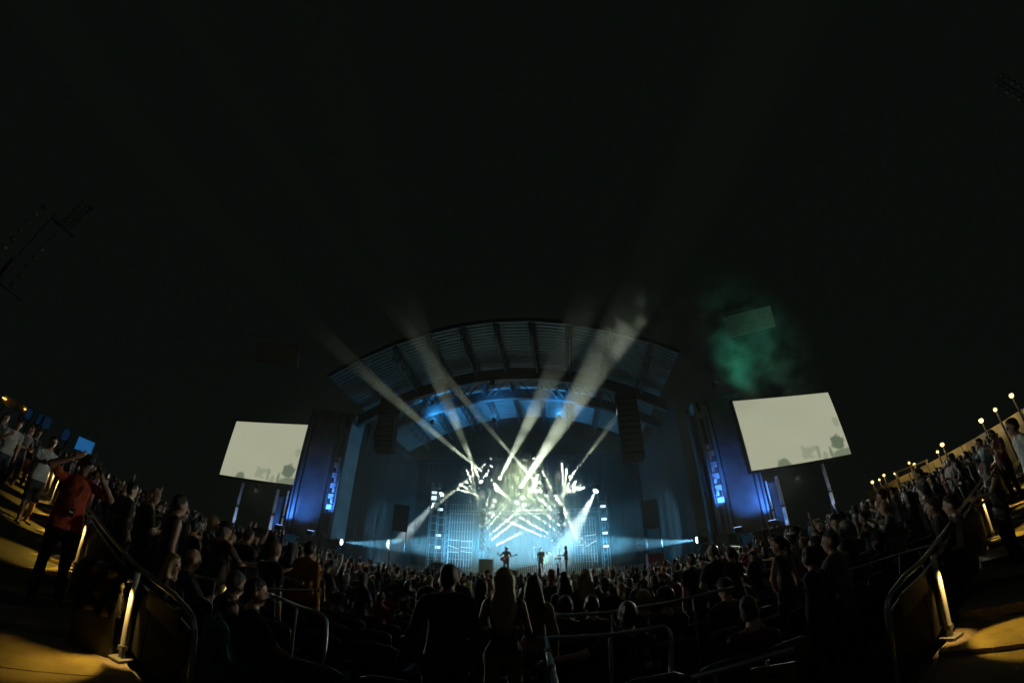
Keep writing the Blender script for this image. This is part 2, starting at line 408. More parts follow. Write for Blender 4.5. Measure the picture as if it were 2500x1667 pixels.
# blue sheets of wall right behind the inner poles
for (x0, y0, x1, y1, d, lb) in ((672, 1218, 690, 1300, 34.2, 'narrow blue lit wall strip behind the inner pole of the smaller screen'), (1893, 1168, 1921, 1275, 28.6, 'narrow blue lit wall strip behind the inner pole of the larger screen')):
    a = at(x0, y0, d); b = at(x1, y1, d); c = (a+b)/2; z0 = G(c.x, c.y)
    t = empty('wall_strip', (c.x, c.y, z0), math.atan2(-c.x, c.y), label=lb, cat='wall')
    MB().box((0, .1, (a.z-z0)/2), (.75, .2, a.z-z0)).build('panel', M_PYLON, t)
    MB().box((0, .1, (a.z-z0)+.06), (.95, .35, .12)).build('cap', M_DSTEEL, t)
    dirc = Vector((-c.x, -c.y, 0)).normalized(); spot('strip_wash', Vector((c.x, c.y, z0+1.0))+dirc*1.2, Vector((c.x, c.y, a.z)), 420, 50, BLUE, .8, .1, t)

# ------------------------------------------------------------------ light rig on the stage
WARM = (.90, 1.0, .76); COOL = (.72, .92, 1.0); TEAL = (.005, .30, .60)
M_LENS = emit('white_lens', (1, 1, .86), 7.0); M_LENS_B = emit('blue_white_lens', (.75, .92, 1), 5.0)
_mh = {}
def moving_head(p, target, energy, deg, label, group, col=WARM, blend=.35, up=1, lens=None, scale=1.0, soft=.05):
    if not _mh:
        _mh['base'] = MB().box((0, 0, 0), (.34, .26, .12)).box((0, .14, 0), (.12, .03, .05)).mesh('base', M_BLACK)
        _mh['yoke'] = MB().box((-.19, 0, .2), (.05, .12, .36)).box((.19, 0, .2), (.05, .12, .36)).box((0, 0, .07), (.42, .12, .04)).mesh('yoke', M_BLACK)
        _mh['head'] = MB().lathe([(.08, -.24), (.14, -.2), (.155, -.02), (.15, .12), (.165, .16), (.165, .2)], n=12).mesh('head', M_BLACK)
        _mh['lens'] = MB().lathe([(.14, .195), (.135, .235), (.10, .27), (.04, .285)], n=12).mesh('lens', M_LENS)
        _mh['lens_b'] = MB().lathe([(.14, .195), (.135, .235), (.10, .27), (.04, .285)], n=12).mesh('lens', M_LENS_B)
        _mh['lens_d'] = MB().lathe([(.14, .195), (.135, .235), (.10, .27), (.04, .285)], n=12).mesh('lens', emit('dim_lens', (.9, 1, .8), .02))
    p = Vector(p); target = Vector(target)
    root = empty('moving_head_light', p, SA, label=label, cat='stage light', group=group); root.scale = (scale,)*3
    b = link('base', _mh['base'], root); b.location = (0, 0, -.28*up)
    y = link('yoke', _mh['yoke'], root); y.location = (0, 0, -.22*up); y.rotation_euler = (0 if up > 0 else math.pi, 0, 0)
    h = link('head', _mh['head'], root); d = (target-p).normalized()
    h.rotation_mode = 'QUATERNION'; h.rotation_quaternion = Matrix.Rotation(-SA, 3, 'Z').to_quaternion() @ d.to_track_quat('Z', 'Y')
    link('lens', _mh['lens' if lens is None else 'lens_d' if lens == 'd' else 'lens_b'], h)
    l = spot('beam', (0, 0, 0), (0, 0, -1), energy, deg, col, blend, soft); l.parent = h; l.location = (0, 0, .31); l.rotation_euler = (math.pi, 0, 0)
    return root
def cp(x, y): return 950+x/3.618, 1050+y/3.618        # measured on an enlarged crop of the rig
def ext(p, q, k): return p+(q-p)*k
EN = 600000.
BV = 6.4
# two upright ladders of heads that cross their beams in the middle
LADL = [((855, 740), (905, 575)), ((853, 806), (925, 660)), ((851, 872), (985, 700)), ((850, 922), (1000, 735)), ((849, 980), (1060, 800)), ((848, 1032), (1030, 890)), ((915, 1045), (1080, 960))]
LADR = [((1546, 680), (1470, 555)), ((1545, 740), (1350, 505)), ((1546, 786), (1360, 610)), ((1549, 850), (1450, 770)), ((1550, 904), (1290, 740)), ((1492, 940), (1285, 825)), ((1495, 975), (1175, 845))]
for i, (a, b) in enumerate(LADL):
    p = onv(*cp(*a), BV); q = onv(*cp(*b), BV+2.3)
    moving_head(p, ext(p, q, 2.5), EN*(.45+.25*(i > 3)), 3.2, 'moving head light, %s from the top of the left ladder beside the singer' % ORD[i], 'moving heads on the left ladder')
for i, (a, b) in enumerate(LADR):
    p = onv(*cp(*a), BV); q = onv(*cp(*b), BV+2.3)
    moving_head(p, ext(p, q, 2.2), EN*(.45+.25*(i in (4, 5, 6))), 3.2, 'moving head light, %s from the top of the right ladder beside the drums' % ORD[i], 'moving heads on the right ladder')
# four swept arcs of heads above
ARCS = [('left outer arc', [(733, 252), (690, 322), (650, 388), (612, 458), (592, 515)], (790, 575)),
        ('right outer arc', [(1540, 250), (1590, 305), (1652, 362), (1705, 412), (1750, 452), (1790, 480)], (1558, 558)),
        ('left inner arc', [(937, 242), (932, 298), (903, 425), (920, 500)], (1045, 575)),
        ('right inner arc', [(1283, 222), (1345, 368), (1378, 440), (1400, 545), (1478, 545)], (1275, 525))]
SPECIAL = {('left inner arc', 0): (700, 450), ('left inner arc', 1): (785, 545), ('right inner arc', 0): (1480, 545), ('right inner arc', 4): (1548, 680)}
for nm, hs, tg in ARCS:
    for i, a in enumerate(hs):
        p = onv(*cp(*a), BV+.3); q = onv(*cp(*SPECIAL.get((nm, i), tg)), BV+(1.0 if (nm, i) in SPECIAL else 4.6))
        moving_head(p, ext(p, q, 1.5), EN*(.9 if (nm, i) in SPECIAL else 2.1 if 'inner' in nm else 1.6), 3.2, 'moving head light, %s from the top of the %s' % (ORD[i], nm), 'moving heads in the ' + nm, up=-1)
# beams thrown up and out over the crowd
UPB = [((1196, 1162), (838, 868), -9.0, 300000, 3.4, 'shooting left over the screen'), ((1318, 1180), (1075, 905), -6.5, 330000, 2.6, 'crossing up and left'),
       ((1276, 1190), (1450, 905), -6.0, 380000, 7.0, 'throwing the broad beam up and right'), ((1224, 1170), (1330, 955), -3.5, 170000, 6.0, 'throwing a soft beam up the middle'),
       ((1395, 1165), (1700, 715), -9.0, 420000, 4.0, 'reaching far up and right'),
       ((1180, 1180), (1105, 1010), -2.0, 120000, 5.0, 'lifting a soft beam left of the middle')]
for i, (a, b, v2, e, dg, lb) in enumerate(UPB):
    p = onv(*a, 7.4); q = onv(*b, v2)
    moving_head(p, q, e, dg, 'moving head light on the rear truss %s' % lb, 'moving heads on the rear truss', blend=.5)
# big wash lamps on the outer ends and the low side lamps
def wash(px, tgt, e, dg, lb, col, v, sc=1.6):
    p = onv(*px, v); return moving_head(p, tgt, e, dg, lb, 'wash lamps on the rig', col, .7, -1, 'b', sc)
wash((1090, 1201), onv(985, 1330, 3.0), 40000, 15, 'large wash lamp glowing at the left end of the rig', COOL, 5.5)
wash((1464, 1187), onv(1410, 1290, 4.0), 40000, 20, 'large wash lamp glowing at the right end of the rig', COOL, 5.5)
for px, lb, tx in (((819, 1326), 'outer low side lamp at the left edge of the stage', 1150), ((830, 1328), 'inner low side lamp at the left edge of the stage', 1180), ((1722, 1309), 'low side lamp at the right edge of the stage', 1380)):
    p = onv(*px, .6); moving_head(p, onv(tx, 1332, 3.2), 80000, 16, lb, 'low side lamps', (.20, .62, 1.0), .6, 1, 'b', 1.5)
# teal wash from floor lamps into the smoke
for i, u in enumerate((-9.0, -5.0, 6.0, 10.0)):
    moving_head(W(u, 8.8, 2.6), W(u-6*(1 if u > 0 else -1), 8.2, 3.6), 8500, 80, 'teal floor lamp, %s from the left at the back of the stage' % ORD[i], 'teal floor lamps', TEAL, .9, 1, 'd', 1.0, .9)
moving_head(W(.6, 8.8, 10.8), W(.6, 6.2, 2), 14000, 90, 'added yellowish fill lamp above the middle of the rig', 'wash lamps on the rig', (.85, 1.0, .60), .9, -1, 'd', 1.0, 1.6)  # fill lamp added to give the smoke core a yellow-green glow
moving_head(W(-.5, -2.5, 12.6), W(-.55, 1.2, 2.0), 1500, 12, 'narrow key light aimed down at the singer', 'key lights', (1.0, .85, .85), .6, -1, 'd', .8)
# blue uplight on the roof between the girders
for i, u in enumerate((-6.2, -1.2, 3.8)):
    moving_head(W(u, 2.2, 11.9), W(u, 5.2, roof_z(u, 5)), 1500, 125, 'small blue uplight on the roof girder, %s from the left' % ORD[i], 'blue uplights on the roof girder', (.04, .38, .95), .9, 1, 'b', .7)
# wash lamps added out of sight to rim the heads of the crowd
for u, x, nm in ((-20.5, -2, 'left'), (20.0, 3, 'right')):
    moving_head(W(u, .4, 5.0), (x, 6, 0), 3800, 90, 'added audience fill lamp below the %s video screen' % nm, 'added audience fill lamps', (.95, 1.0, .82), .6, -1, 'd', 1.0)
# rig frames that carry the heads: curved bars, ladders, rear truss, overhead bars
def lattice(m, a, b, r=.025, w_=.3, step=.5):
    a, b = Vector(a), Vector(b); t = (b-a); L = t.length; t.normalize(); x = t.cross(V).normalized() if abs(t.dot(V)) < .9 else t.cross(U).normalized(); y = t.cross(x).normalized()
    c4 = [x*w_/2+y*w_/2, -x*w_/2+y*w_/2, -x*w_/2-y*w_/2, x*w_/2-y*w_/2]
    for c in c4: m.tube([a+c, b+c], r, 5)
    n = max(1, int(L/step))
    for i in range(n):
        p, q = a+t*(L*i/n), a+t*(L*(i+1)/n)
        for k in range(4): m.tube([p+c4[k], q+c4[(k+1) % 4]], r*.6, 4, False)
def placed(m, name, mats, label, cat, group=None): return m.build(name, mats, None, label=label, cat=cat, group=group)
for nm, hs, tg in ARCS:
    pts = [onv(*cp(*a), BV+.3)+Vector((0, 0, .36)) for a in hs]
    m = MB().tube(pts, .05, 8); top = pts[0]
    m.tube([top, Vector((top.x, top.y, 13.2))], .015, 4)
    m.tube([pts[-1], Vector((pts[-1].x, pts[-1].y, 13.0))], .015, 4)
    placed(m, 'rig_bar', M_DSTEEL, 'curved dark lamp bar of the ' + nm, 'lamp bar')
for lad, nm in ((LADL, 'left'), (LADR, 'right')):
    a = onv(*cp(*lad[0][0]), BV+.45); b = onv(*cp(*lad[5][0]), BV+.45); m = MB(); lattice(m, Vector((b.x, b.y, .8)), Vector((b.x, b.y, a.z+.3)))
    placed(m, 'truss_tower', M_GALV, '%s upright truss tower carrying crossing beams' % nm, 'truss')
m = MB(); lattice(m, W(-6, 7.8, 5.6), W(7, 7.8, 5.6)); lattice(m, W(-6, 7.8, .8), W(-6, 7.8, 5.4)); lattice(m, W(7, 7.8, .8), W(7, 7.8, 5.4)); placed(m, 'truss', M_GALV, 'rear lighting truss across the back of the stage', 'truss')
for v, z, nm in ((5.6, 9.6, 'hanging'),):
    m = MB(); lattice(m, W(-10.5, v, z), W(10.5, v, z), w_=.35)
    for u in (-9, -3, 3, 9): m.tube([W(u, v, z), W(u, v, roof_z(u, v)-.9)], .02, 4)
    placed(m, 'truss', M_DSTEEL, 'overhead truss carrying the %s lamps' % nm, 'truss')

# lit side towers with blinders, and the barred light cages
M_BLIND = emit('blinder', (.62, .85, 1.0), 1.6)
M_BATTEN = emit('batten', (.6, .9, 1.0), 1.3)
def blinder_tower(pxs, v, lb):
    ps = [onv(*q, v) for q in pxs]; c = ps[-1]
    root = empty('blinder_tower', (c.x, c.y, .8), SA, label=lb, cat='light tower'); m = MB(); top = max(p.z for p in ps)-.8+.9
    for x in (-.3, .3):
        for y in (.1, .5): m.box((x, y, top/2), (.05, .05, top))
    z = .2
    while z < top: m.box((0, .3, z), (.66, .45, .035)); z += .55
    m.build('frame', M_GALV, root)
    for p in ps:
        o = MB().box((0, .02, p.z-.8), (.52, .16, .3)).build('blinder', M_BLACK, root)
        MB().box((0, -.07, p.z-.8), (.42, .02, .2)).build('lens', M_BLIND, o)
blinder_tower([(1481, 1232), (1484, 1263), (1486, 1297), (1487, 1329)], 5.6, 'tower of four rectangular blinders right of the barred light cage')
blinder_tower([(1082, 1246), (1079, 1309), (1077, 1338)], 5.2, 'tower of small blinders left of the barred light cage')
blinder_tower([(1053, 1205), (1052, 1216), (1066, 1220)], 4.2, 'dark tower with cyan lamps at the left of the rig')
def cage(x0, x1, y0, y1, v, rows, lb):
    a = onv(x0, y1, v); b = onv(x1, y1, v); t = onv(x0, y0, v); c = (a+b)/2; w_ = (b-a).length; h_ = t.z-a.z
    root = empty('light_cage', (c.x, c.y, .8), SA, label=lb, cat='light cage'); zb = a.z-.8; m = MB()
    n = int(w_/.2)
    for i in range(n+1): m.box((-w_/2+w_*i/n, .0, (zb+h_)/2), (.03, .03, zb+h_))
    m.build('upright_bars', M_WHITE, root); m = MB()
    for q in np.linspace(.15, zb+h_, 8): m.box((0, .05, q), (w_+.05, .05, .05))
    m.build('cross_bars', M_GALV, root)
    for (fx0, fx1, z0_, z1_) in rows:
        p0, p1 = Vector((-w_/2+w_*fx0, -.1, zb+h_*z0_)), Vector((-w_/2+w_*fx1, -.1, zb+h_*z1_))
        o = MB().tube([p0, p1], .05, 6).build('batten', M_GALV, root); d = Vector((0, -.05, 0))
        MB().tube([p0+d, p1+d], .025, 6).build('tube_lamp', M_BATTEN, o)
cage(1101, 1160, 1232, 1352, 6.0, [(.0, .45, .27, .26), (.55, 1, .25, .25), (.0, .42, .16, .1), (.55, 1, .13, .12), (.0, .45, .03, .03), (.55, 1, .05, .03)], 'barred light cage glowing teal at the left of the rig')
cage(1412, 1466, 1262, 1352, 6.0, [(.0, .4, .42, .45), (.5, 1, .5, .52), (.0, .42, .26, .26), (.5, 1, .22, .36)], 'barred light cage glowing teal at the right of the rig')
# side LED panels turned to the stage
for (px, py, v, lb, rz) in ((985, 1268, 1.6, 'small side screen in the left wing catching light', .5), (1594, 1250, 1.6, 'small side screen in the right wing catching light', -.5)):
    p = onv(px, py, v); t = empty('side_screen', (p.x, p.y, .8), SA+rz, label=lb, cat='screen')
    MB().box((0, 0, p.z-.8), (1.1, .12, 1.9)).build('panel', mat('side_screen_glass', (.03, .035, .04), .3, .0, spec=.8), t)
    MB().box((-.5, .1, (p.z-.8)/2), (.06, .06, p.z-.8)).box((.5, .1, (p.z-.8)/2), (.06, .06, p.z-.8)).build('stand', M_BLACK, t)
# hanging line arrays
def line_array(px, py0, py1, v, lb, n=11):
    a = onv(px, py0, v); b = onv(px, py1, v); hgt = a.z-b.z; a = Vector((b.x, b.y, a.z)); root = empty('line_array', b, SA, label=lb, cat='loudspeaker')
    for k in range(n):
        z = hgt*(k+.5)/n; tilt = R(12*(1-k/n)); rot = Matrix.Rotation(-tilt, 3, 'X')
        o = MB().box((0, .22*(1-k/n)**2, z), (1.35, .75, hgt/n*.93), rot).build('speaker_cabinet', mat('cabinet_paint', (.008, .008, .008), .95, spec=.05), root)
        MB().box((0, -.385+.22*(1-k/n)**2, z), (1.2, .02, hgt/n*.7), rot).build('grille', mat('grille', (.04, .04, .04), .7, .3), o)
    MB().box((0, 0, hgt+.1), (1.4, .8, .16)).build('fly_frame', M_DSTEEL, root)
    top = roof_z(9, v)-.9-b.z
    for x in (-.4, .4): MB().tube([(x, 0, hgt+.1), (x, 0, top)], .02, 5).build('chain', M_DSTEEL, root)
line_array(1553, 958, 1116, -.9, 'long dark curved line of loudspeakers hanging right of the beams')
line_array(938, 985, 1105, -.9, 'long dark curved line of loudspeakers hanging left of the beams')

# ------------------------------------------------------------------ the air: thin even haze everywhere, thick uneven smoke over the stage
def volume_mat(name, dens, col=(.9, .95, .92), noise=None, ani=.0):
    m = bpy.data.materials.new(name); m.use_nodes = True; nt = m.node_tree; nt.nodes.clear()
    m.cycles.volume_sampling = 'EQUIANGULAR'
    out = N(nt, 'ShaderNodeOutputMaterial'); pv = N(nt, 'ShaderNodeVolumePrincipled'); nt.links.new(pv.outputs[0], out.inputs['Volume'])
    pv.inputs['Color'].default_value = (*col, 1); pv.inputs['Density'].default_value = dens; pv.inputs['Anisotropy'].default_value = ani
    if noise:
        sc, lo, hi, sharp, thr = noise
        tc = N(nt, 'ShaderNodeTexCoord')
        no = N(nt, 'ShaderNodeTexNoise'); no.inputs['Scale'].default_value = sc; no.inputs['Detail'].default_value = 3; no.inputs['Distortion'].default_value = .6
        nt.links.new(tc.outputs['Object'], no.inputs['Vector'])
        mr = N(nt, 'ShaderNodeMapRange'); mr.inputs[1].default_value = lo; mr.inputs[2].default_value = hi; mr.inputs[3].default_value = thr; mr.inputs[4].default_value = 1; nt.links.new(no.outputs['Fac'], mr.inputs[0])
        vm = N(nt, 'ShaderNodeVectorMath', operation='SUBTRACT'); vm.inputs[1].default_value = (.5, .5, .5); nt.links.new(tc.outputs['Generated'], vm.inputs[0])
        ln = N(nt, 'ShaderNodeVectorMath', operation='LENGTH'); nt.links.new(vm.outputs[0], ln.inputs[0])
        fr = N(nt, 'ShaderNodeMapRange', interpolation_type='SMOOTHSTEP'); fr.inputs[1].default_value = .5; fr.inputs[2].default_value = sharp; fr.inputs[3].default_value = 0; fr.inputs[4].default_value = 1; nt.links.new(ln.outputs['Value'], fr.inputs[0])
        mu = N(nt, 'ShaderNodeMath', operation='MULTIPLY'); nt.links.new(mr.outputs[0], mu.inputs[0]); nt.links.new(fr.outputs[0], mu.inputs[1])
        m2 = N(nt, 'ShaderNodeMath', operation='MULTIPLY'); nt.links.new(mu.outputs[0], m2.inputs[0]); m2.inputs[1].default_value = dens; nt.links.new(m2.outputs[0], pv.inputs['Density'])
    return m
hz = MB().box((0, 18, 10.5), (150, 130, 29)).build('haze', volume_mat('thin_haze', .00012), kind='stuff', label='thin night haze filling the whole bowl'); 
def smoke(name, c, size, mt, label, rz=0, step=.25, rot=None):
    m = MB(); n = 16; vs = []; fs = []           # closed egg-shaped hull
    for j in range(1, n):
        for k in range(2*n):
            a, b = math.pi*j/n, math.pi*k/n; vs.append((.5*size[0]*math.sin(a)*math.cos(b), .5*size[1]*math.sin(a)*math.sin(b), .5*size[2]*math.cos(a)))
    for j in range(n-2):
        for k in range(2*n): fs.append((j*2*n+k, (j+1)*2*n+k, (j+1)*2*n+(k+1) % (2*n), j*2*n+(k+1) % (2*n)))
    fs += [tuple(range(2*n)), tuple(range((n-2)*2*n, (n-1)*2*n))[::-1]]
    m.add(vs, fs, True); o = m.build(name, mt, kind='stuff', label=label); o.location = c; o.rotation_euler = rot or (0, 0, rz)
    mt.cycles.volume_step_rate = step; return o
for k, (c, size, dn) in enumerate([(W(.6, 5.0, 5.0), (19, 12, 13.5), .014), (W(.7, 6.2, 5.0), (13.5, 8, 10.5), .030)]):
    smoke('stage_smoke', c, size, volume_mat('stage_smoke_%d' % k, dn), '%s of stage smoke' % ['wide bank', 'thickest core'][k], SA, .3)
smoke('stage_smoke', W(.7, .5, 7.0), (38, 30, 26), volume_mat('smoke_veil', .030, noise=(.30, .36, .68, .0, .18)), 'soft ragged veil of stage smoke reaching out past the roof', SA, .28)
# torn puffs of thicker smoke drifting through the beams
def puff(p, size, dn, seed, label, rot=(0, 0, 0)):
    rs = np.random.RandomState(seed); o = smoke('smoke_puff', p, size, volume_mat('puff_%d' % seed, dn), label, 0, .3, rot); me = o.data
    co = np.empty(len(me.vertices)*3); me.vertices.foreach_get('co', co); co = co.reshape(-1, 3); q = co/np.array(size)*2; f = np.ones(len(q))
    for fr, am in ((2.2, .20), (4.1, .13), (7.5, .06)):
        for _ in range(3): f += am*np.sin(q@(rs.randn(3)*fr)+rs.rand()*6)
    me.vertices.foreach_set('co', (co*np.clip(f, .35, 1.6)[:, None]).ravel()); me.update(); return o
PUFFS = [((1350, 1040), 2.0, (2.4, 2.4, 3.6), .03), ((1290, 985), -1.0, (2.2, 2.2, 2.6), .025), ((1140, 1005), -1.0, (2.4, 2.0, 2.2), .02), ((1200, 1080), 3.0, (3.0, 2.4, 2.2), .03), ((1470, 1110), 3.0, (2.4, 2.0, 2.4), .03),
         ((1000, 1280), 3.0, (3.4, 2.4, 2.6), .05), ((1240, 1130), 6.0, (4.0, 2.6, 2.6), .04)]
for i, (px, v, size, dn) in enumerate(PUFFS): puff(onv(*px, v), size, dn, 40+i, 'torn puff of smoke caught in the stage beams', (0, .4*math.sin(i), SA))
smoke('smoke_drift', onv(1600, 790, -8.5), (9, 4.5, 9), volume_mat('drift', .05, noise=(.55, .5, .75, .05, .0)), 'ragged smoke drifting over the right half of the roof edge', SA, .2)

# ------------------------------------------------------------------ people: one continuous surface grown from a distance field
SKIN, HAIR, TOP, BOT, SHOE, DARK = range(6)
class Field:
    def __init__(s, lo, hi, h):
        s.lo = np.array(lo, float); s.h = h; s.n = (np.ceil((np.array(hi)-s.lo)/h)+1).astype(int)
        s.f = np.full(s.n, .5, np.float32); s.best = np.full(s.n, 9., np.float32); s.m = np.zeros(s.n, np.int8)
    def sub(s, lo, hi):
        a = np.clip(np.floor((np.array(lo)-s.lo)/s.h).astype(int), 0, s.n); b = np.clip(np.ceil((np.array(hi)-s.lo)/s.h).astype(int)+1, 0, s.n)
        ax = [s.lo[i]+s.h*np.arange(a[i], b[i]) for i in range(3)]
        P = np.stack(np.meshgrid(*ax, indexing='ij'), -1).astype(np.float32)
        return (slice(a[0], b[0]), slice(a[1], b[1]), slice(a[2], b[2])), P
    def put(s, sl, d, mt, k, bias=0.):
        if d.size == 0: return
        f = s.f[sl]
        if k > 0:
            hh = np.clip(.5+.5*(f-d)/k, 0, 1); nf = f*(1-hh)+d*hh-k*hh*(1-hh)
        else: nf = np.minimum(f, d)
        s.f[sl] = nf; b = s.best[sl]; c = (d+bias) < b; b[c] = (d+bias)[c]; s.m[sl][c] = mt
    def cone(s, a, b, ra, rb, mt, k=.03, flat=None, bias=0.):
        a, b = np.array(a, np.float32), np.array(b, np.float32); r = max(ra, rb)+k+.03
        sl, P = s.sub(np.minimum(a, b)-r, np.maximum(a, b)+r)
        if P.size == 0: return
        q = P-a; ab = b-a; sc = 1.
        if flat is not None:                     # squash across direction flat (unit, factor)
            fd, fk = np.array(flat[0], np.float32), flat[1]
            q = q+fd*((q@fd)*(1/fk-1))[..., None]; ab = ab+fd*((ab@fd)*(1/fk-1)); sc = (1+fk)/2
        t = np.clip((q@ab)/max(1e-8, ab@ab), 0, 1); d = np.linalg.norm(q-t[..., None]*ab, axis=-1)-(ra+(rb-ra)*t)
        s.put(sl, d*sc, mt, k, bias)
    def ell(s, c, r, mt, k=.02, Rm=None, bias=0., cut=None):
        c, r = np.array(c, np.float32), np.array(r, np.float32); e = r.max()+k+.02
        sl, P = s.sub(c-e, c+e)
        if P.size == 0: return
        q = P-c
        if Rm is not None: q = q@np.array(Rm, np.float32)
        l = np.linalg.norm(q/r, axis=-1); g = np.linalg.norm(q/(r*r), axis=-1)+1e-6; d = l*(l-1)/g
        if cut is not None: d = np.maximum(d, (q@np.array(cut[0], np.float32))-cut[1])
        s.put(sl, d, mt, k, bias)
    def wrinkle(s, amps, seed):
        sl, P = s.sub(s.lo, s.lo+s.h*s.n); P = P[:s.n[0], :s.n[1], :s.n[2]]
        rs = np.random.RandomState(seed); n = np.zeros(s.f.shape, np.float32)
        for fr, am in ((17, 1.), (29, .7), (47, .45)):
            for _ in range(2):
                w_ = rs.randn(3)*fr*np.array([.8, .8, .6]); n += am*np.sin(P@w_.astype(np.float32)+rs.rand()*6)
        s.f += np.array(amps, np.float32)[s.m]*n
    def surface(s):
        f = s.f; ins = f < 0; nx, ny, nz = f.shape
        c = [ins[i:nx-1+i, j:ny-1+j, k:nz-1+k] for i in (0, 1) for j in (0, 1) for k in (0, 1)]
        sm = sum(a.astype(np.int8) for a in c); act = (sm > 0) & (sm < 8)
        idx = np.full(act.shape, -1, np.int64); I = np.argwhere(act); idx[act] = np.arange(len(I))
        acc = np.zeros((len(I), 3)); cnt = np.zeros(len(I)); cr = [(0,0,0),(1,0,0),(0,1,0),(1,1,0),(0,0,1),(1,0,1),(0,1,1),(1,1,1)]
        for a in range(8):
            for ax in range(3):
                if cr[a][ax]: continue
                b = list(cr[a]); b[ax] = 1; A = I+np.array(cr[a]); B = I+np.array(b)
                fa, fb = f[tuple(A.T)], f[tuple(B.T)]; m = (fa < 0) != (fb < 0); t = np.where(m, fa/(fa-fb+1e-12), 0)
                p = A+t[:, None]*(B-A); acc[m] += p[m]; cnt[m] += 1
        v = s.lo+s.h*(acc/cnt[:, None]); near = np.clip(np.round(acc/cnt[:, None]).astype(int), 0, s.n-1); vm = s.m[tuple(near.T)]
        F = []
        for ax in range(3):
            o = [k for k in range(3) if k != ax]
            sl0 = [slice(None)]*3; sl1 = [slice(None)]*3; sl0[ax] = slice(0, -1); sl1[ax] = slice(1, None)
            x = ins[tuple(sl0)] != ins[tuple(sl1)]; E = np.argwhere(x)
            E = E[(E[:, o[0]] > 0) & (E[:, o[1]] > 0) & (E[:, o[0]] < s.n[o[0]]-1) & (E[:, o[1]] < s.n[o[1]]-1)]
            q = []
            for d0, d1 in ((-1, -1), (0, -1), (0, 0), (-1, 0)):
                K = E.copy(); K[:, o[0]] += d0; K[:, o[1]] += d1; q.append(idx[tuple(K.T)])
            q = np.stack(q, 1); flip = ins[tuple(E.T)]
            if ax == 1: flip = ~flip
            q[~flip] = q[~flip][:, ::-1]; F.append(q)
        F = np.concatenate(F); F = F[(F >= 0).all(1)]
        fm = np.sort(vm[F], axis=1)[:, 1]
        return v, F, fm
ARM = dict(down=((.05, -.02, -.28), (.01, .06, -.25)), hip=((.20, -.08, -.20), (-.15, .11, -.15)), brow=((.19, .10, .10), (-.20, .09, .15)), browlow=((.21, .12, -.07), (-.20, .05, .23)), high=((.08, .07, .27), (.0, .03, .25)),
           phone=((.07, .17, -.21), (-.10, .20, .13)), fold=((.07, .08, -.27), (-.22, .17, .03)), fwd=((.05, .2, -.2), (-.02, .24, .02)), rest=((.07, .05, -.27), (-.07, .23, -.05)),
           chin=((.04, .22, -.18), (-.12, .03, .26)), spread=((.27, -.06, -.07), (.24, .0, -.02)), fret=((.16, .12, -.23), (.13, .18, .12)), pick=((.13, -.03, -.25), (-.22, .19, -.02)), keys=((.08, .13, -.24), (.02, .25, .0)),
           sticks=((.12, .14, -.22), (.02, .22, .10)), back=((.10, -.10, -.25), (-.17, -.05, -.12)), pocket=((.09, -.06, -.28), (-.04, .07, -.22)), lean=((.06, .16, -.23), (.05, .22, -.10)))
def build_hand(h=.006):
    F = Field((-.07, -.06, -.22), (.08, .07, .04), h)      # right hand hanging down, palm towards -x, thumb forward
    F.cone((0, 0, .02), (0, 0, -.03), .027, .026, 0, .01); F.ell((0, 0, -.06), (.017, .042, .048), 0, .012)
    for i, (y, L) in enumerate(((.030, .066), (.010, .076), (-.010, .070), (-.029, .054))):
        a = (0, y, -.092); b = (-.008, y*1.1, -.092-L*.5); c = (-.026, y*1.1, -.092-L*.95)
        F.cone(a, b, .0098, .0088, 0, .004); F.cone(b, c, .0088, .0072, 0, .004)
    F.cone((-.004, .034, -.045), (-.016, .062, -.075), .0125, .0105, 0, .008); F.cone((-.016, .062, -.075), (-.022, .066, -.105), .0105, .0085, 0, .005)
    v, f, _ = F.surface(); return v, f
_HAND = []
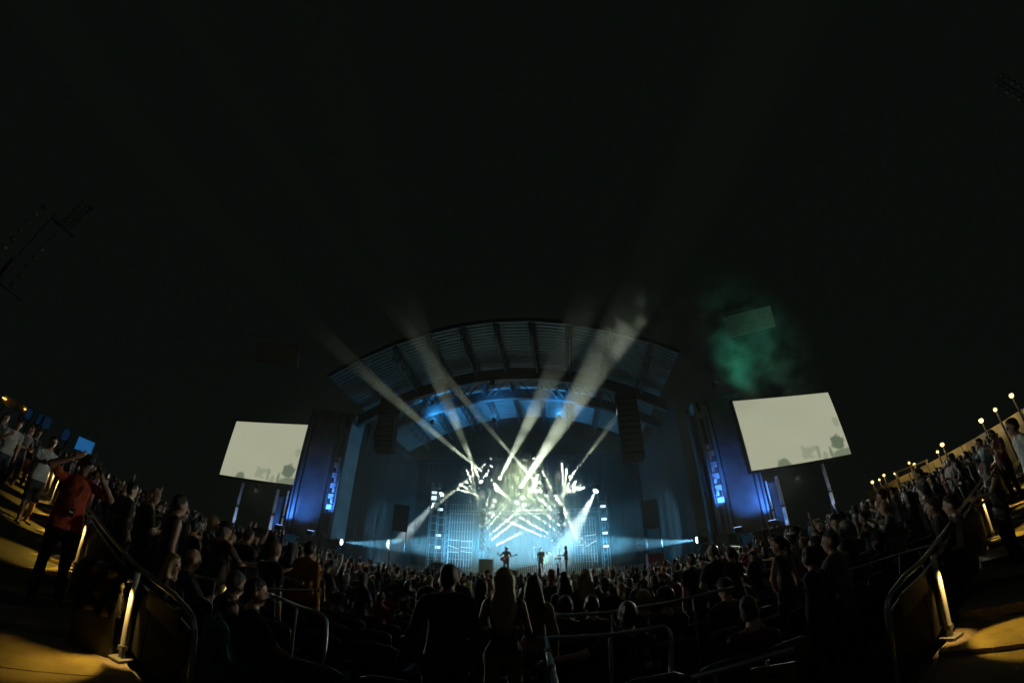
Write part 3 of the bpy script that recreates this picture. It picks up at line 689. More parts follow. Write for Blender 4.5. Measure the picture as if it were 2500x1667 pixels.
def person_mesh(H=1.75, sit=False, arms=('down', 'down'), hair='short', build=1., fem=False, sleeve='short', legs='long', yaw=0., nod=0., lean=0., res=.02, hands=False, seed=0, spread=.1, loose=1., stride=0., beard=False):
    s = H/1.75; F = Field((-.75*s, -.55*s, -.03), (.75*s, .8*s, 2.25*s if 'high' in arms else 1.95*s), res)
    hz_ = .47 if sit else .93*s
    Lm = Matrix.Rotation(-lean, 3, 'X')
    def T(x, y, z):                                  # torso frame above the pelvis
        p = Lm @ Vector((x*s, y*s, z*s)); return np.array((p.x, p.y, p.z+hz_))
    b = build; sw = (.165 if fem else .19)*(.85+.15*b); k = .035*s
    wa, ch, hp = (.105*b, .135*b, .16*b) if fem else (.135*b, .16*b, .15*b)
    # legs
    for sg in (-1, 1):
        hip = np.array((sg*.088*s, 0, hz_-.01)); 
        if sit: kn = np.array((sg*(.10+spread*.6)*s, .44*s, .50)); an = np.array((sg*(.10+spread*.5)*s, .42*s+stride, .08))
        else: kn = np.array((sg*(.09+spread*.3)*s, .03*s+sg*stride*.5, .50*s)); an = np.array((sg*(.09+spread*.5)*s, -.02*s+sg*stride, .085*s))
        fat = .012*loose
        lm = 7
        F.cone(hip, kn, (.082*b+fat)*s, (.058+fat)*s, lm, .04*s)
        if legs == 'shorts':
            F.cone(kn, kn+(an-kn)*.45, .056*s, .056*s, SKIN, .015); F.cone(kn+(an-kn)*.45, an, .056*s, .037*s, SKIN, .015)
        else: F.cone(kn, an, (.056+fat)*s, (.042+fat)*s, lm, .03*s)
        F.cone(an+np.array((0, -.04*s, -.04*s)), an+np.array((sg*.03*s, .15*s, -.05*s)), .042*s, .034*s, SHOE, .025*s, ((0, 0, 1), .85))
    # trunk
    fl = ((0, 1, 0), .68)
    F.cone(T(-.06, 0, 0), T(.06, 0, 0), .115*b*s, .115*b*s, 7, k, ((0, 1, 0), .85))
    F.cone(T(0, 0, .06), T(0, .01, .20), hp*.93*s, wa*s, 6, k, fl); F.cone(T(0, .01, .20), T(0, .0, .40), wa*s, ch*s, 6, k, fl)
    if loose > .9: F.cone(T(0, 0, -.05), T(0, .005, .16), (hp+.012)*s, (wa+.02)*s, 6, k, fl)
    F.cone(T(-sw+.05, -.01, .475), T(sw-.05, -.01, .475), .068*s, .068*s, TOP, .05*s, fl); F.cone(T(0, 0, .42), T(0, -.01, .52), .12*s, .06*s, TOP, .05*s, ((0, 1, 0), .75))
    if fem:
        for sg in (-1, 1): F.ell(T(sg*.07, .085, .33), (.062*s, .055*s, .06*s), TOP, .03*s)
    elif b > 1.08: F.ell(T(0, .06, .16), (.14*s*b, .11*s*b, .14*s), 6, .05*s)
    # neck and head
    F.cone(T(0, -.012, .50), T(0, .015, .60), .058*s*(.9 if fem else 1), .054*s*(.9 if fem else 1), SKIN, .02*s, None, -.003)
    Rh = Matrix.Rotation(-yaw, 3, 'Z') @ Matrix.Rotation(-nod, 3, 'X'); hc = Vector(T(0, .022, .70))
    def Hd(x, y, z): p = Rh @ Vector((x*s, y*s, z*s)); return np.array((p.x+hc.x, p.y+hc.y, p.z+hc.z))
    RM = np.array(Rh)
    F.ell(Hd(0, -.005, .02), np.array((.074, .094, .100))*s, SKIN, .01, RM); F.ell(Hd(0, .03, -.05), np.array((.056, .066, .07))*s, SKIN, .03, RM)
    F.ell(Hd(0, .055, -.098), np.array((.026, .026, .022))*s, SKIN, .02, RM)
    if res < .016:
        F.cone(Hd(0, .088, .012), Hd(0, .112, -.028), .010*s, .014*s, SKIN, .012); F.cone(Hd(-.03, .083, .022), Hd(.03, .083, .022), .012*s, .012*s, SKIN, .012)
        F.cone(Hd(-.02, .086, -.062), Hd(.02, .086, -.062), .008*s, .008*s, SKIN, .008)
        for sg in (-1, 1): F.ell(Hd(sg*.031, .086, .004), np.array((.013, .008, .007))*s, DARK, 0, RM, -.006); 
    for sg in (-1, 1):
        if hair != 'long': F.ell(Hd(sg*.077, -.005, -.01), np.array((.012, .022, .033))*s, SKIN, .008, RM)
    if beard: F.ell(Hd(0, .045, -.075), np.array((.056, .058, .055))*s, HAIR, .012, RM, -.004)
    hb = -.004
    if hair in ('short', 'long', 'bun', 'tail', 'bob', 'curly'):
        F.ell(Hd(0, -.018, .03), np.array((.084, .100, .102))*s, HAIR, .01, RM, hb, ((0, .72, -.69), .028*s))
    if hair == 'short': F.ell(Hd(0, -.045, -.02), np.array((.075, .062, .07))*s, HAIR, .012, RM, hb)
    if hair == 'long':
        F.cone(Hd(0, -.045, .0), Hd(0, -.085, -.16), .092*s, .10*s, HAIR, .03*s, ((0, 1, 0), .62), hb); F.cone(Hd(0, -.085, -.16), T(.0, -.12, .27), .105*s, .085*s, HAIR, .03*s, ((0, 1, 0), .45), hb)
        for sg in (-1, 1): F.cone(Hd(sg*.068, .0, .03), Hd(sg*.085, .0, -.17), .03*s, .028*s, HAIR, .02, None, hb)
    if hair == 'bob':
        F.cone(Hd(0, -.04, .0), Hd(0, -.05, -.12), .09*s, .095*s, HAIR, .02, ((0, 1, 0), .7), hb)
        for sg in (-1, 1): F.cone(Hd(sg*.07, .0, .02), Hd(sg*.078, .0, -.10), .028*s, .03*s, HAIR, .02, None, hb)
    if hair == 'bun': F.ell(Hd(0, -.10, .07), np.array((.045, .04, .045))*s, HAIR, .01, RM); F.ell(Hd(0, -.045, -.02), np.array((.074, .06, .07))*s, HAIR, .012, RM, hb)
    if hair == 'tail': F.ell(Hd(0, -.045, -.02), np.array((.074, .06, .07))*s, HAIR, .012, RM, hb); F.cone(Hd(0, -.10, .05), Hd(0, -.14, -.02), .028*s, .034*s, HAIR, .01); F.cone(Hd(0, -.14, -.02), Hd(0, -.12, -.20), .034*s, .016*s, HAIR, .01)
    if hair == 'curly':
        for q in range(14):
            a = q*2.4; zz = -.06+.17*q/14; F.ell(Hd(.085*math.cos(a), -.03+.075*math.sin(a)*(.6 if math.sin(a) > 0 else 1), zz), np.array((.042, .042, .042))*s, HAIR, .015, RM)
    if hair in ('cap', 'capback'):
        F.ell(Hd(0, -.012, .045), np.array((.086, .104, .085))*s, DARK, .006, RM, -.006, ((0, 0, -1), .03*s)); g = 1 if hair == 'cap' else -1
        F.ell(Hd(0, .11*g, .03), np.array((.066, .075, .012))*s, DARK, .008, RM, -.006); F.ell(Hd(0, -.045, -.02), np.array((.076, .06, .06))*s, HAIR, .012, RM, hb)
    if hair == 'buzz': F.ell(Hd(0, -.014, .026), np.array((.078, .097, .099))*s, HAIR, .006, RM, -.003, ((0, .75, -.66), .02*s))
    # arms
    wr = []
    for sg, ap in ((-1, arms[0]), (1, arms[1])):
        e_, w_ = ARM[ap]; sh = T(sg*sw, -.01, .465); el = sh+np.array((sg*e_[0], e_[1], e_[2]))*s; wt = el+np.array((sg*w_[0], w_[1], w_[2]))*s; ab = (.9 if fem else 1.)*(.7+.3*b)
        if sleeve == 'none': F.cone(sh, el, .048*ab*s, .040*ab*s, SKIN, .025*s)
        elif sleeve == 'short':
            mid = sh+(el-sh)*.62; F.cone(sh, mid, .058*ab*s, .058*ab*s, TOP, .03*s, None, -.004); F.cone(mid, el, .046*ab*s, .041*ab*s, SKIN, .008)
        else: F.cone(sh, el, .056*ab*s, .050*ab*s, TOP, .03*s)
        F.cone(el, wt, (.049 if sleeve == 'long' else .041)*ab*s, (.038 if sleeve == 'long' else .027)*ab*s, TOP if sleeve == 'long' else SKIN, .015*s)
        d = (wt-el)/np.linalg.norm(wt-el); wr.append((sg, wt, d))
        if not hands:
            F.cone(wt+d*.015, wt+d*.085, .028*s, .036*s, SKIN, .012, ((1, 0, 0), .6)); F.cone(wt+d*.09, wt+d*.16+np.array((-sg*.02, .01, 0)), .030*s, .020*s, SKIN, .012, ((1, 0, 0), .6)); F.cone(wt+d*.04, wt+d*.09+np.array((-sg*.01, .05, .0)), .014*s, .011*s, SKIN, .008)
    zz_ = F.lo[2]+F.h*np.arange(F.n[2]); hem = hz_+(-.01 if sit else (-.07 if loose > .9 else .02))*s; yy_ = F.lo[1]+F.h*np.arange(F.n[1])
    up_ = (zz_[None, None, :] > hem) & np.ones(F.n, bool); fw_ = (yy_[None, :, None] > .12*s) & np.ones(F.n, bool)
    tr = F.m == 6; lg = F.m == 7; F.m[tr] = np.where(up_[tr], TOP, BOT); F.m[lg] = np.where(up_[lg] & (~fw_[lg] if sit else True), TOP, BOT)
    F.wrinkle((0, .0035 if hair in ('long', 'curly', 'bob') else .003, .0045*loose, .004*loose, 0, 0), seed+1)
    v, f, fm = F.surface(); vs, fs, ms = [v], [f], [fm]; n = len(v)
    if hands:
        if not _HAND: _HAND.append(build_hand())
        hv, hf = _HAND[0]
        for sg, wt, d in wr:
            q = Vector((0, 0, -1)).rotation_difference(Vector(d)).to_matrix(); vv = hv.copy(); vv[:, 0] *= sg
            vv = vv@np.array(q).T*s*(.9 if fem else 1.)+wt; ff = hf+n if sg > 0 else hf[:, ::-1]+n; vs.append(vv); fs.append(ff); ms.append(np.zeros(len(hf), np.int8)); n += len(hv)
    v = np.concatenate(vs); f = np.concatenate(fs); fm = np.concatenate(ms)
    me = bpy.data.meshes.new('person'); me.vertices.add(len(v)); me.vertices.foreach_set('co', v.astype(np.float32).ravel())
    me.loops.add(f.size); me.loops.foreach_set('vertex_index', f.ravel().astype(np.int32)); me.polygons.add(len(f))
    me.polygons.foreach_set('loop_start', np.arange(0, f.size, 4, dtype=np.int32)); me.polygons.foreach_set('loop_total', np.full(len(f), 4, np.int32))
    for _ in range(6): me.materials.append(None)
    me.polygons.foreach_set('material_index', fm.astype(np.int32)); me.polygons.foreach_set('use_smooth', np.ones(len(f), bool)); me.update(calc_edges=True)
    top = float(v[:, 2].max()) if 'high' not in arms else H
    return me, wr, Hd
CLOTH = dict(black=(.014, .014, .015), charcoal=(.035, .036, .038), navy=(.015, .02, .045), grey=(.14, .14, .14), white=(.55, .56, .55), olive=(.05, .055, .03), maroon=(.10, .015, .02), red=(.30, .02, .02), teal=(.02, .10, .10), green=(.02, .16, .09), orange=(.38, .045, .012),
             amber=(.45, .16, .02), tan=(.22, .15, .08), denim=(.05, .07, .11), paleblue=(.25, .33, .40), pink=(.42, .16, .2), khaki=(.20, .16, .10), brown=(.07, .04, .025), darkred=(.13, .012, .02))
SKINC = [(.46, .27, .19), (.36, .20, .13), (.22, .12, .075), (.52, .33, .25), (.12, .065, .04)]
HAIRC = dict(black=(.010, .009, .008), brown=(.04, .022, .013), fair=(.42, .28, .13), grey=(.30, .29, .27), red=(.14, .04, .015))
def cloth(n): return mat('cloth_'+n, CLOTH[n], .88, var=.25, scale=25, bump=.35, bscale=90, sheen=.25)
def skin(i): return mat('skin_%d' % i, SKINC[i], .48, var=.10, scale=14)
def hairm(n): return mat('hair_'+n, HAIRC[n], .42, var=.45, scale=30, bump=.7, bscale=45, stretch=(3, 3, .35))
M_DARKBIT = mat('cap_cloth', (.012, .012, .013), .8)
def put_person(me, p, rz, cl, label, group=None, sc=1.0, name='person'):
    o = bpy.data.objects.new(name, me); C.objects.link(o); o.location = p; o.rotation_euler = (0, 0, rz); o.scale = (sc,)*3
    top, bot, sk, hr, shoe = cl
    for i, m in enumerate((skin(sk), hairm(hr), cloth(top), cloth(bot), cloth(shoe), M_DARKBIT)):
        o.material_slots[i].link = 'OBJECT'; o.material_slots[i].material = m
    return tag(o, label, 'person', group)

# ------------------------------------------------------------------ the audience
STG = W(0, 2, 0)
def face_stage(p): return math.atan2(-(STG.x-p[0]), STG.y-p[1])
TAKEN = []
HERO = {}
def hero(px, py, d, cl, label, turn=0., key=None, floor=None, Hr=(1.5, 1.93), **k):
    v = at(px, py, d); g = G(v.x, v.y) if floor is None else floor
    if k.get('sit'): s_ = (v.z-g-.47)/.825; Hh = s_*1.75; dz = 0
    else: Hh = v.z-g
    H2 = clamp(Hh, *Hr); k.setdefault('res', .013); k.setdefault('hands', True)
    me, wr, Hd = person_mesh(H=H2, seed=len(TAKEN)+3, **k)
    dz = v.z-(g+(H2 if not k.get('sit') else .47+.825*H2/1.75)); dz = clamp(dz, -.12, .12)
    o = put_person(me, (v.x, v.y, g), face_stage(v)+turn, cl, label); TAKEN.append((v.x, v.y))
    HERO[key or label] = (o, wr, Hd, H2); return o
WALK = dict(left=lambda s: tread_z(EL, eL, s), right=lambda s: tread_z(ER, eR, s))
def floorL(px, py, d): v = at(px, py, d); return tread_z(EL, eL, (v-EL).dot(eL))
hero(1105, 1378, 3.35, ('black', 'black', 1, 'black', 'black'), 'man in black jacket standing with his back turned, beside the blonde woman', arms=('pocket', 'pocket'), hair='short', build=1.12, sleeve='long')
hero(1240, 1384, 3.5, ('black', 'khaki', 0, 'fair', 'black'), 'woman with long blonde hair, black top and khaki trousers seen from behind', arms=('fold', 'fold'), hair='long', fem=True, sleeve='none', loose=.6)
hero(1311, 1402, 3.95, ('tan', 'denim', 1, 'brown', 'black'), 'dark-haired woman in tan jacket and jeans right of the blonde woman', arms=('down', 'down'), hair='long', fem=True, sleeve='long', loose=.8, turn=-.2)
hero(1541, 1463, 3.65, ('black', 'black', 0, 'brown', 'black'), 'seated man with short brown hair, alone behind the curved rail', sit=True, arms=('spread', 'rest'), hair='short', sleeve='short')
hero(1389, 1436, 4.7, ('charcoal', 'black', 1, 'black', 'black'), 'broad seated man left of another in the row behind the rail', sit=True, arms=('rest', 'rest'), build=1.2, hair='short')
hero(1453, 1438, 4.7, ('black', 'denim', 0, 'brown', 'black'), 'seated man with bare neck right of the broad man', sit=True, arms=('rest', 'fwd'), build=1.1, hair='buzz')
hero(1386, 1395, 5.6, ('black', 'denim', 0, 'brown', 'black'), 'standing woman with long brown hair before the broad seated man', hair='long', fem=True, arms=('down', 'down'))
hero(1437, 1387, 5.5, ('charcoal', 'black', 0, 'fair', 'black'), 'standing woman with long pale hair among dark heads right of centre', hair='long', fem=True, build=1.15, arms=('fold', 'fold'))
hero(1484, 1407, 5.6, ('black', 'black', 1, 'black', 'black'), 'person with a dark cap in front of the lone seated man', hair='capback', arms=('rest', 'rest'), Hr=(1.3, 1.9))
hero(1557, 1409, 6.0, ('black', 'charcoal', 0, 'brown', 'black'), 'short-haired person left of a like one above the lone seated man', hair='short', sit=True, arms=('down', 'fwd'))
hero(1589, 1411, 6.4, ('navy', 'black', 0, 'brown', 'black'), 'bob-haired person above and right of the lone seated man', hair='bob', fem=True, sit=True, arms=('rest', 'rest'))
hero(1578, 1427, 5.0, ('charcoal', 'black', 0, 'fair', 'black'), 'seated man with rim-lit pale hair behind the long curved rail', sit=True, hair='short', arms=('fwd', 'rest'))
hero(1631, 1424, 4.9, ('black', 'denim', 1, 'brown', 'black'), 'seated bearded man turning his head left behind the long curved rail', sit=True, hair='short', beard=True, yaw=-.9, arms=('rest', 'lean'))
hero(1746, 1321, 7.5, ('charcoal', 'black', 0, 'grey', 'black'), 'tall grey-haired man standing above the crowd right of the stage', hair='buzz', Hr=(1.6, 2.0), arms=('fold', 'fold'), build=1.15)
hero(1694, 1344, 8.0, ('black', 'denim', 1, 'brown', 'black'), 'dark man in round-shouldered shirt left of the tall grey-haired man', hair='short', Hr=(1.6, 2.0), build=1.2, arms=('down', 'down'))
hero(1790, 1326, 8.0, ('charcoal', 'black', 0, 'brown', 'black'), 'woman with hair tied back right of the tall grey-haired man', hair='tail', fem=True, Hr=(1.55, 1.95), arms=('fold', 'fold'))
hero(1774, 1381, 5.4, ('darkred', 'black', 0, 'grey', 'black'), 'person in pale cap and dark red collar behind the rail', hair='cap', sit=True, arms=('rest', 'rest'))
hero(1842, 1443, 3.35, ('darkred', 'black', 3, 'brown', 'black'), 'seated woman in dark red shirt numbered 187, leaning on her hand', sit=True, hair='bun', fem=True, arms=('rest', 'chin'), turn=-.55, yaw=.5, lean=.25)
hero(1985, 1338, 4.5, ('black', 'black', 0, 'brown', 'black'), 'woman with wavy brown hair in a dark coat at right', hair='curly', fem=True, sleeve='long', arms=('pocket', 'down'), Hr=(1.5, 1.95))
hero(2040, 1320, 4.9, ('grey', 'black', 0, 'brown', 'black'), 'man with glasses and grey shirt beside the wavy-haired woman', hair='short', yaw=-.7, arms=('fold', 'lean'), Hr=(1.6, 2.0))
hero(1905, 1298, 6.2, ('charcoal', 'denim', 1, 'black', 'black'), 'slim dark woman with bare arms left of the wavy-haired woman', hair='tail', fem=True, sleeve='none', yaw=-.6, arms=('hip', 'down'), Hr=(1.55, 1.95))
hero(588, 1403, 4.4, ('teal', 'teal', 0, 'brown', 'black'), 'seated person with short brown hair next to the man in black at left', sit=True, hair='short', arms=('rest', 'rest'), turn=-.2)
hero(636, 1420, 3.95, ('black', 'black', 0, 'black', 'black'), 'seated man in black looking to the right with a hand on the rail', sit=True, hair='short', arms=('rest', 'lean'), turn=-.35, yaw=.6)
hero(520, 1462, 3.75, ('green', 'teal', 0, 'brown', 'black'), 'seated person in green long sleeves and teal trousers at left', sit=True, hair='bob', fem=True, sleeve='long', arms=('rest', 'rest'), turn=-.3, nod=-.5, lean=.3)
hero(432, 1362, 5.1, ('black', 'black', 3, 'fair', 'black'), 'woman with long fair hair in profile facing right at left', hair='long', fem=True, turn=-.7, yaw=.5, sit=True, arms=('rest', 'fold'))
hero(480, 1349, 5.7, ('black', 'black', 0, 'grey', 'black'), 'bald seated man holding a glowing phone at left', hair='bald', sit=True, turn=-.3, arms=('rest', 'phone'), key='phone_man')
hero(449, 1221, 6.4, ('black', 'denim', 3, 'brown', 'black'), 'dark-haired person in black tank top with bare shoulder standing at left', hair='short', sleeve='none', arms=('down', 'down'), turn=-.2, Hr=(1.6, 2.0))
hero(386, 1202, 7.2, ('black', 'black', 3, 'grey', 'black'), 'balding man in black looking right, left of the tank top wearer', hair='bald', yaw=.9, turn=-.2, Hr=(1.6, 2.0), arms=('fold', 'fold'))
hero(224, 1126, 6.4, ('orange', 'black', 1, 'black', 'black'), 'man in orange polo shirt raising both hands to his cap on the walkway', hair='cap', build=1.12, arms=('browlow', 'brow'), turn=-1.75, floor=floorL(215, 1128, 6.2), Hr=(1.7, 2.0), key='orange', spread=.12, res=.011, stride=.05)
hero(138, 1083, 10.4, ('white', 'charcoal', 0, 'brown', 'tan'), 'man in pale shirt and dark shorts stepping along the left walkway', hair='short', legs='shorts', turn=-1.2, floor=floorL(138, 1083, 10.4), arms=('down', 'fwd'), stride=.16, Hr=(1.65, 1.95))
hero(768, 1322, 6.8, ('amber', 'black', 1, 'black', 'black'), 'man in amber jacket standing dark against the stage light', hair='short', sleeve='long', build=1.1, arms=('down', 'down'), Hr=(1.55, 1.95))
hero(722, 1334, 7.2, ('charcoal', 'black', 0, 'black', 'black'), 'woman with long dark hair left of the amber jacket', hair='long', fem=True, arms=('down', 'fold'), Hr=(1.5, 1.9))
hero(530, 1268, 8.2, ('black', 'denim', 3, 'fair', 'black'), 'fair-haired woman looking down at her hands at left', hair='bob', fem=True, turn=-.9, nod=-.3, arms=('phone', 'phone'), Hr=(1.5, 1.95))
hero(616, 1300, 8.0, ('black', 'black', 0, 'brown', 'black'), 'tall dark-haired person in black right of the fair-haired woman', hair='short', arms=('fold', 'down'), Hr=(1.55, 1.95))
hero(676, 1305, 7.6, ('black', 'charcoal', 0, 'brown', 'black'), 'standing woman with long brown hair below the smaller screen', hair='long', fem=True, arms=('down', 'down'), Hr=(1.55, 1.95))
hero(2467, 1003, 8.2, ('white', 'black', 0, 'brown', 'black'), 'man in white shirt standing at the right edge', hair='short', turn=.4, arms=('down', 'down'), Hr=(1.65, 2.0), floor=G(7.7, 2.8))
hero(2403, 1108, 7.6, ('black', 'black', 3, 'grey', 'black'), 'bent grey-haired woman in black at the right', hair='bob', fem=True, turn=.6, nod=-.5, arms=('fwd', 'rest'), sleeve='none', Hr=(1.35, 1.8))
hero(2390, 1053, 14.5, ('white', 'black', 0, 'brown', 'black'), 'distant man in pale shirt left of the white-shirted man', hair='short', turn=.3, arms=('down', 'fwd'), Hr=(1.65, 1.95))
hero(2420, 1032, 13.0, ('maroon', 'black', 1, 'black', 'black'), 'person in red left of the white-shirted man', hair='short', turn=.6, arms=('phone', 'down'), Hr=(1.6, 1.95))
hero(2322, 1190, 6.9, ('charcoal', 'black', 3, 'brown', 'black'), 'seated woman with bare shoulders behind the right railing', hair='bun', fem=True, sit=True, sleeve='none', turn=.2, arms=('rest', 'rest'))
hero(2278, 1196, 7.6, ('black', 'black', 1, 'brown', 'black'), 'seated man left of the bare-shouldered woman at right', hair='short', sit=True, turn=.2, arms=('rest', 'fwd'))
hero(2245, 1128, 10.5, ('charcoal', 'black', 0, 'brown', 'black'), 'dark standing man before the yellow lit wall', hair='short', turn=.2, arms=('fold', 'down'), Hr=(1.6, 1.95))
hero(2155, 1180, 9.5, ('black', 'black', 0, 'brown', 'black'), 'dark woman standing right of the larger screen pole', hair='tail', fem=True, arms=('fold', 'fold'), Hr=(1.55, 1.95))
hero(30, 1012, 15.0, ('grey', 'denim', 3, 'brown', 'black'), 'woman in grey top and jeans standing at the left edge', hair='long', fem=True, turn=-.9, arms=('fold', 'fwd'), floor=floorL(30, 1012, 15.0), Hr=(1.5, 1.9))
hero(58, 1036, 14.2, ('white', 'denim', 0, 'brown', 'white'), 'man in white top and jeans near the left edge', hair='short', turn=-1.2, arms=('down', 'phone'), Hr=(1.6, 1.9), floor=floorL(58, 1036, 14.2))
hero(84, 1056, 14.8, ('grey', 'denim', 3, 'red', 'black'), 'red-haired person right of the white-topped man near the left edge', hair='bob', turn=-.6, arms=('fold', 'fold'), Hr=(1.55, 1.9), floor=floorL(84, 1056, 14.8))
hero(103, 1059, 16.0, ('black', 'pink', 1, 'black', 'black'), 'person in black top and pink shorts on the left slope', hair='bun', fem=True, legs='shorts', turn=-.8, arms=('hip', 'down'), Hr=(1.5, 1.9), floor=floorL(103, 1059, 16.0))

# ---- the rest of the crowd: copies of a set of figures, each with its own place, clothes and label
VAR = []
_vr = random.Random(11)
ARMSETS = [('down', 'down'), ('fold', 'fold'), ('pocket', 'pocket'), ('phone', 'down'), ('hip', 'down'), ('fwd', 'fwd'), ('down', 'fold'), ('phone', 'phone')]
HAIRS = [('short', False), ('long', True), ('short', False), ('cap', False), ('tail', True), ('buzz', False), ('bob', True), ('bun', True), ('curly', True), ('bald', False), ('long', True), ('capback', False)]
for i in range(26):
    h_, fe = HAIRS[i % 12]; hi = i in (5, 14, 22); st = i in (3, 8, 12, 17, 20, 24)
    ar = (('high', 'high') if i == 14 else ('high', 'down')) if hi else ARMSETS[(i*3) % 8] if not st else [('rest', 'rest'), ('rest', 'fwd'), ('fold', 'rest')][i % 3]
    Hh = _vr.uniform(1.56, 1.72) if fe else _vr.uniform(1.68, 1.86)
    me, _, _ = person_mesh(H=Hh, sit=st, arms=ar, hair=h_, fem=fe, build=_vr.uniform(.92, 1.22), sleeve=_vr.choice(['short', 'short', 'long', 'none' if fe else 'short']), legs=_vr.choice(['long', 'long', 'shorts']), yaw=_vr.uniform(-.5, .5), nod=_vr.uniform(-.15, .1), res=.025, seed=100+i)
    VAR.append((me, st, hi, h_))
HN = dict(short='short hair', long='long hair', cap='a cap', tail='a ponytail', buzz='cropped hair', bob='a bob', bun='a hair bun', curly='curly hair', bald='a bald head', capback='a backwards cap')
spots_ = []
cr = random.Random(5)
for k in range(4, 30):
    rad = 3.0+k*.98
    n = int(2*math.pi*rad/.66)
    for i in range(n):
        a = 2*math.pi*i/n+cr.uniform(-.02, .02)+k*.37; x = W(0, 2, 0).x+rad*math.sin(a); y = W(0, 2, 0).y-rad*math.cos(a)
        x += cr.uniform(-.12, .12); y += cr.uniform(-.15, .15); d = math.hypot(x, y); p = Vector((x, y, 0)); az = math.degrees(math.atan2(x, y))
        if y < 2.2 or d < 5.0 or abs(az) > 74 or d > 36 or abs(x) > 29: continue
        if (p-W(0, 0, 0)).dot(V) > -3.1: continue
        if (p-EL).dot(eL) > -.6 and -.35 < (p-EL).dot(nL) : continue
        if (p-ER).dot(eR) > -.6 and -.35 < (p-ER).dot(nR) : continue
        if any((x-tx)**2+(y-ty)**2 < (.42 if d < 9 else .25) for tx, ty in TAKEN): continue
        if d < 7.0 and abs(az) < 40 and cr.random() < .45: continue
        if cr.random() < .12: continue
        spots_.append((d, x, y, az))
spots_.sort()
TOPS = ['black']*9+['charcoal']*6+['navy']*4+['grey']*3+['white']*2+['olive', 'maroon', 'teal', 'denim', 'brown', 'paleblue', 'red', 'tan']
far_v, far_f, far_n = [], [], 0
FARM, _, _ = person_mesh(H=1.7, arms=('down', 'fold'), res=.05, seed=1); _fv = np.empty(len(FARM.vertices)*3, np.float32); FARM.vertices.foreach_get('co', _fv); _fv = _fv.reshape(-1, 3)
_ff = np.empty(len(FARM.loops), np.int32); FARM.loops.foreach_get('vertex_index', _ff); _ff = _ff.reshape(-1, 4)
MAXP = 300-len(TAKEN)
far_mi = []
for i, (d, x, y, az) in enumerate(spots_):
    g = G(x, y); rz = face_stage((x, y))+cr.uniform(-.3, .3)
    if i >= MAXP:
        s_ = cr.uniform(.92, 1.06); c_, sn = math.cos(rz), math.sin(rz); vv = _fv*s_; vv = np.stack([vv[:, 0]*c_-vv[:, 1]*sn+x, vv[:, 0]*sn+vv[:, 1]*c_+y, vv[:, 2]+g], 1)
        far_v.append(vv); far_f.append(_ff+far_n); far_n += len(vv); continue
    seatp = .45 if d < 8.5 else .22
    pool = [v for v in VAR if v[1]] if cr.random() < seatp else [v for v in VAR if not v[1] and (not v[2] or d > 9)]
    me, st, hi, h_ = cr.choice(pool); tp = cr.choice(TOPS)
    zone = 'on the left slope' if x < -8 else 'on the right slope' if x > 8 else 'close to the stage' if d > 14 else 'mid crowd' if d > 8 else 'in near rows left of centre' if x < 0 else 'in near rows right of centre'
    bt = cr.choice(['black', 'denim', 'charcoal', 'khaki', 'black'])
    lb = '%s person in %s over %s with %s%s %s' % ('seated' if st else 'standing', {'denim': 'blue', 'paleblue': 'pale-blue'}.get(tp, tp), bt, HN[h_], ' and raised arms' if hi else '', zone)
    put_person(me, (x, y, g), rz, (tp, bt, cr.choice([0, 0, 1, 1, 2, 3, 4]), cr.choice(['black', 'brown', 'brown', 'fair', 'grey', 'black']), 'black'), lb, 'crowd '+zone, cr.uniform(.96, 1.04))
if far_v:
    fv = np.concatenate(far_v); ff = np.concatenate(far_f); me = bpy.data.meshes.new('crowd'); me.from_pydata(fv.tolist(), [], ff.tolist()); me.polygons.foreach_set('use_smooth', np.ones(len(ff), bool))
    mats_ = [cloth(c) for c in ('black', 'charcoal', 'navy', 'grey', 'maroon')]
    nfp = len(_ff); rr = random.Random(3); mi = np.concatenate([np.full(nfp, rr.randrange(5), np.int32) for _ in far_v])
    zc = np.concatenate([_fv[_ff].mean(1)[:, 2] for _ in far_v]); mi = np.where(zc > 1.50, np.where(np.concatenate([_fv[_ff].mean(1)[:, 1] for _ in far_v]) < .06, 5, 6), mi)
    for m_ in mats_+[hairm('brown'), skin(1)]: me.materials.append(m_)
    me.polygons.foreach_set('material_index', mi.astype(np.int32)); link('crowd', me, None, None, kind='stuff', label='dense far crowd standing before the stage and up the slopes')
print('CROWD', len(spots_), MAXP, len(far_v))

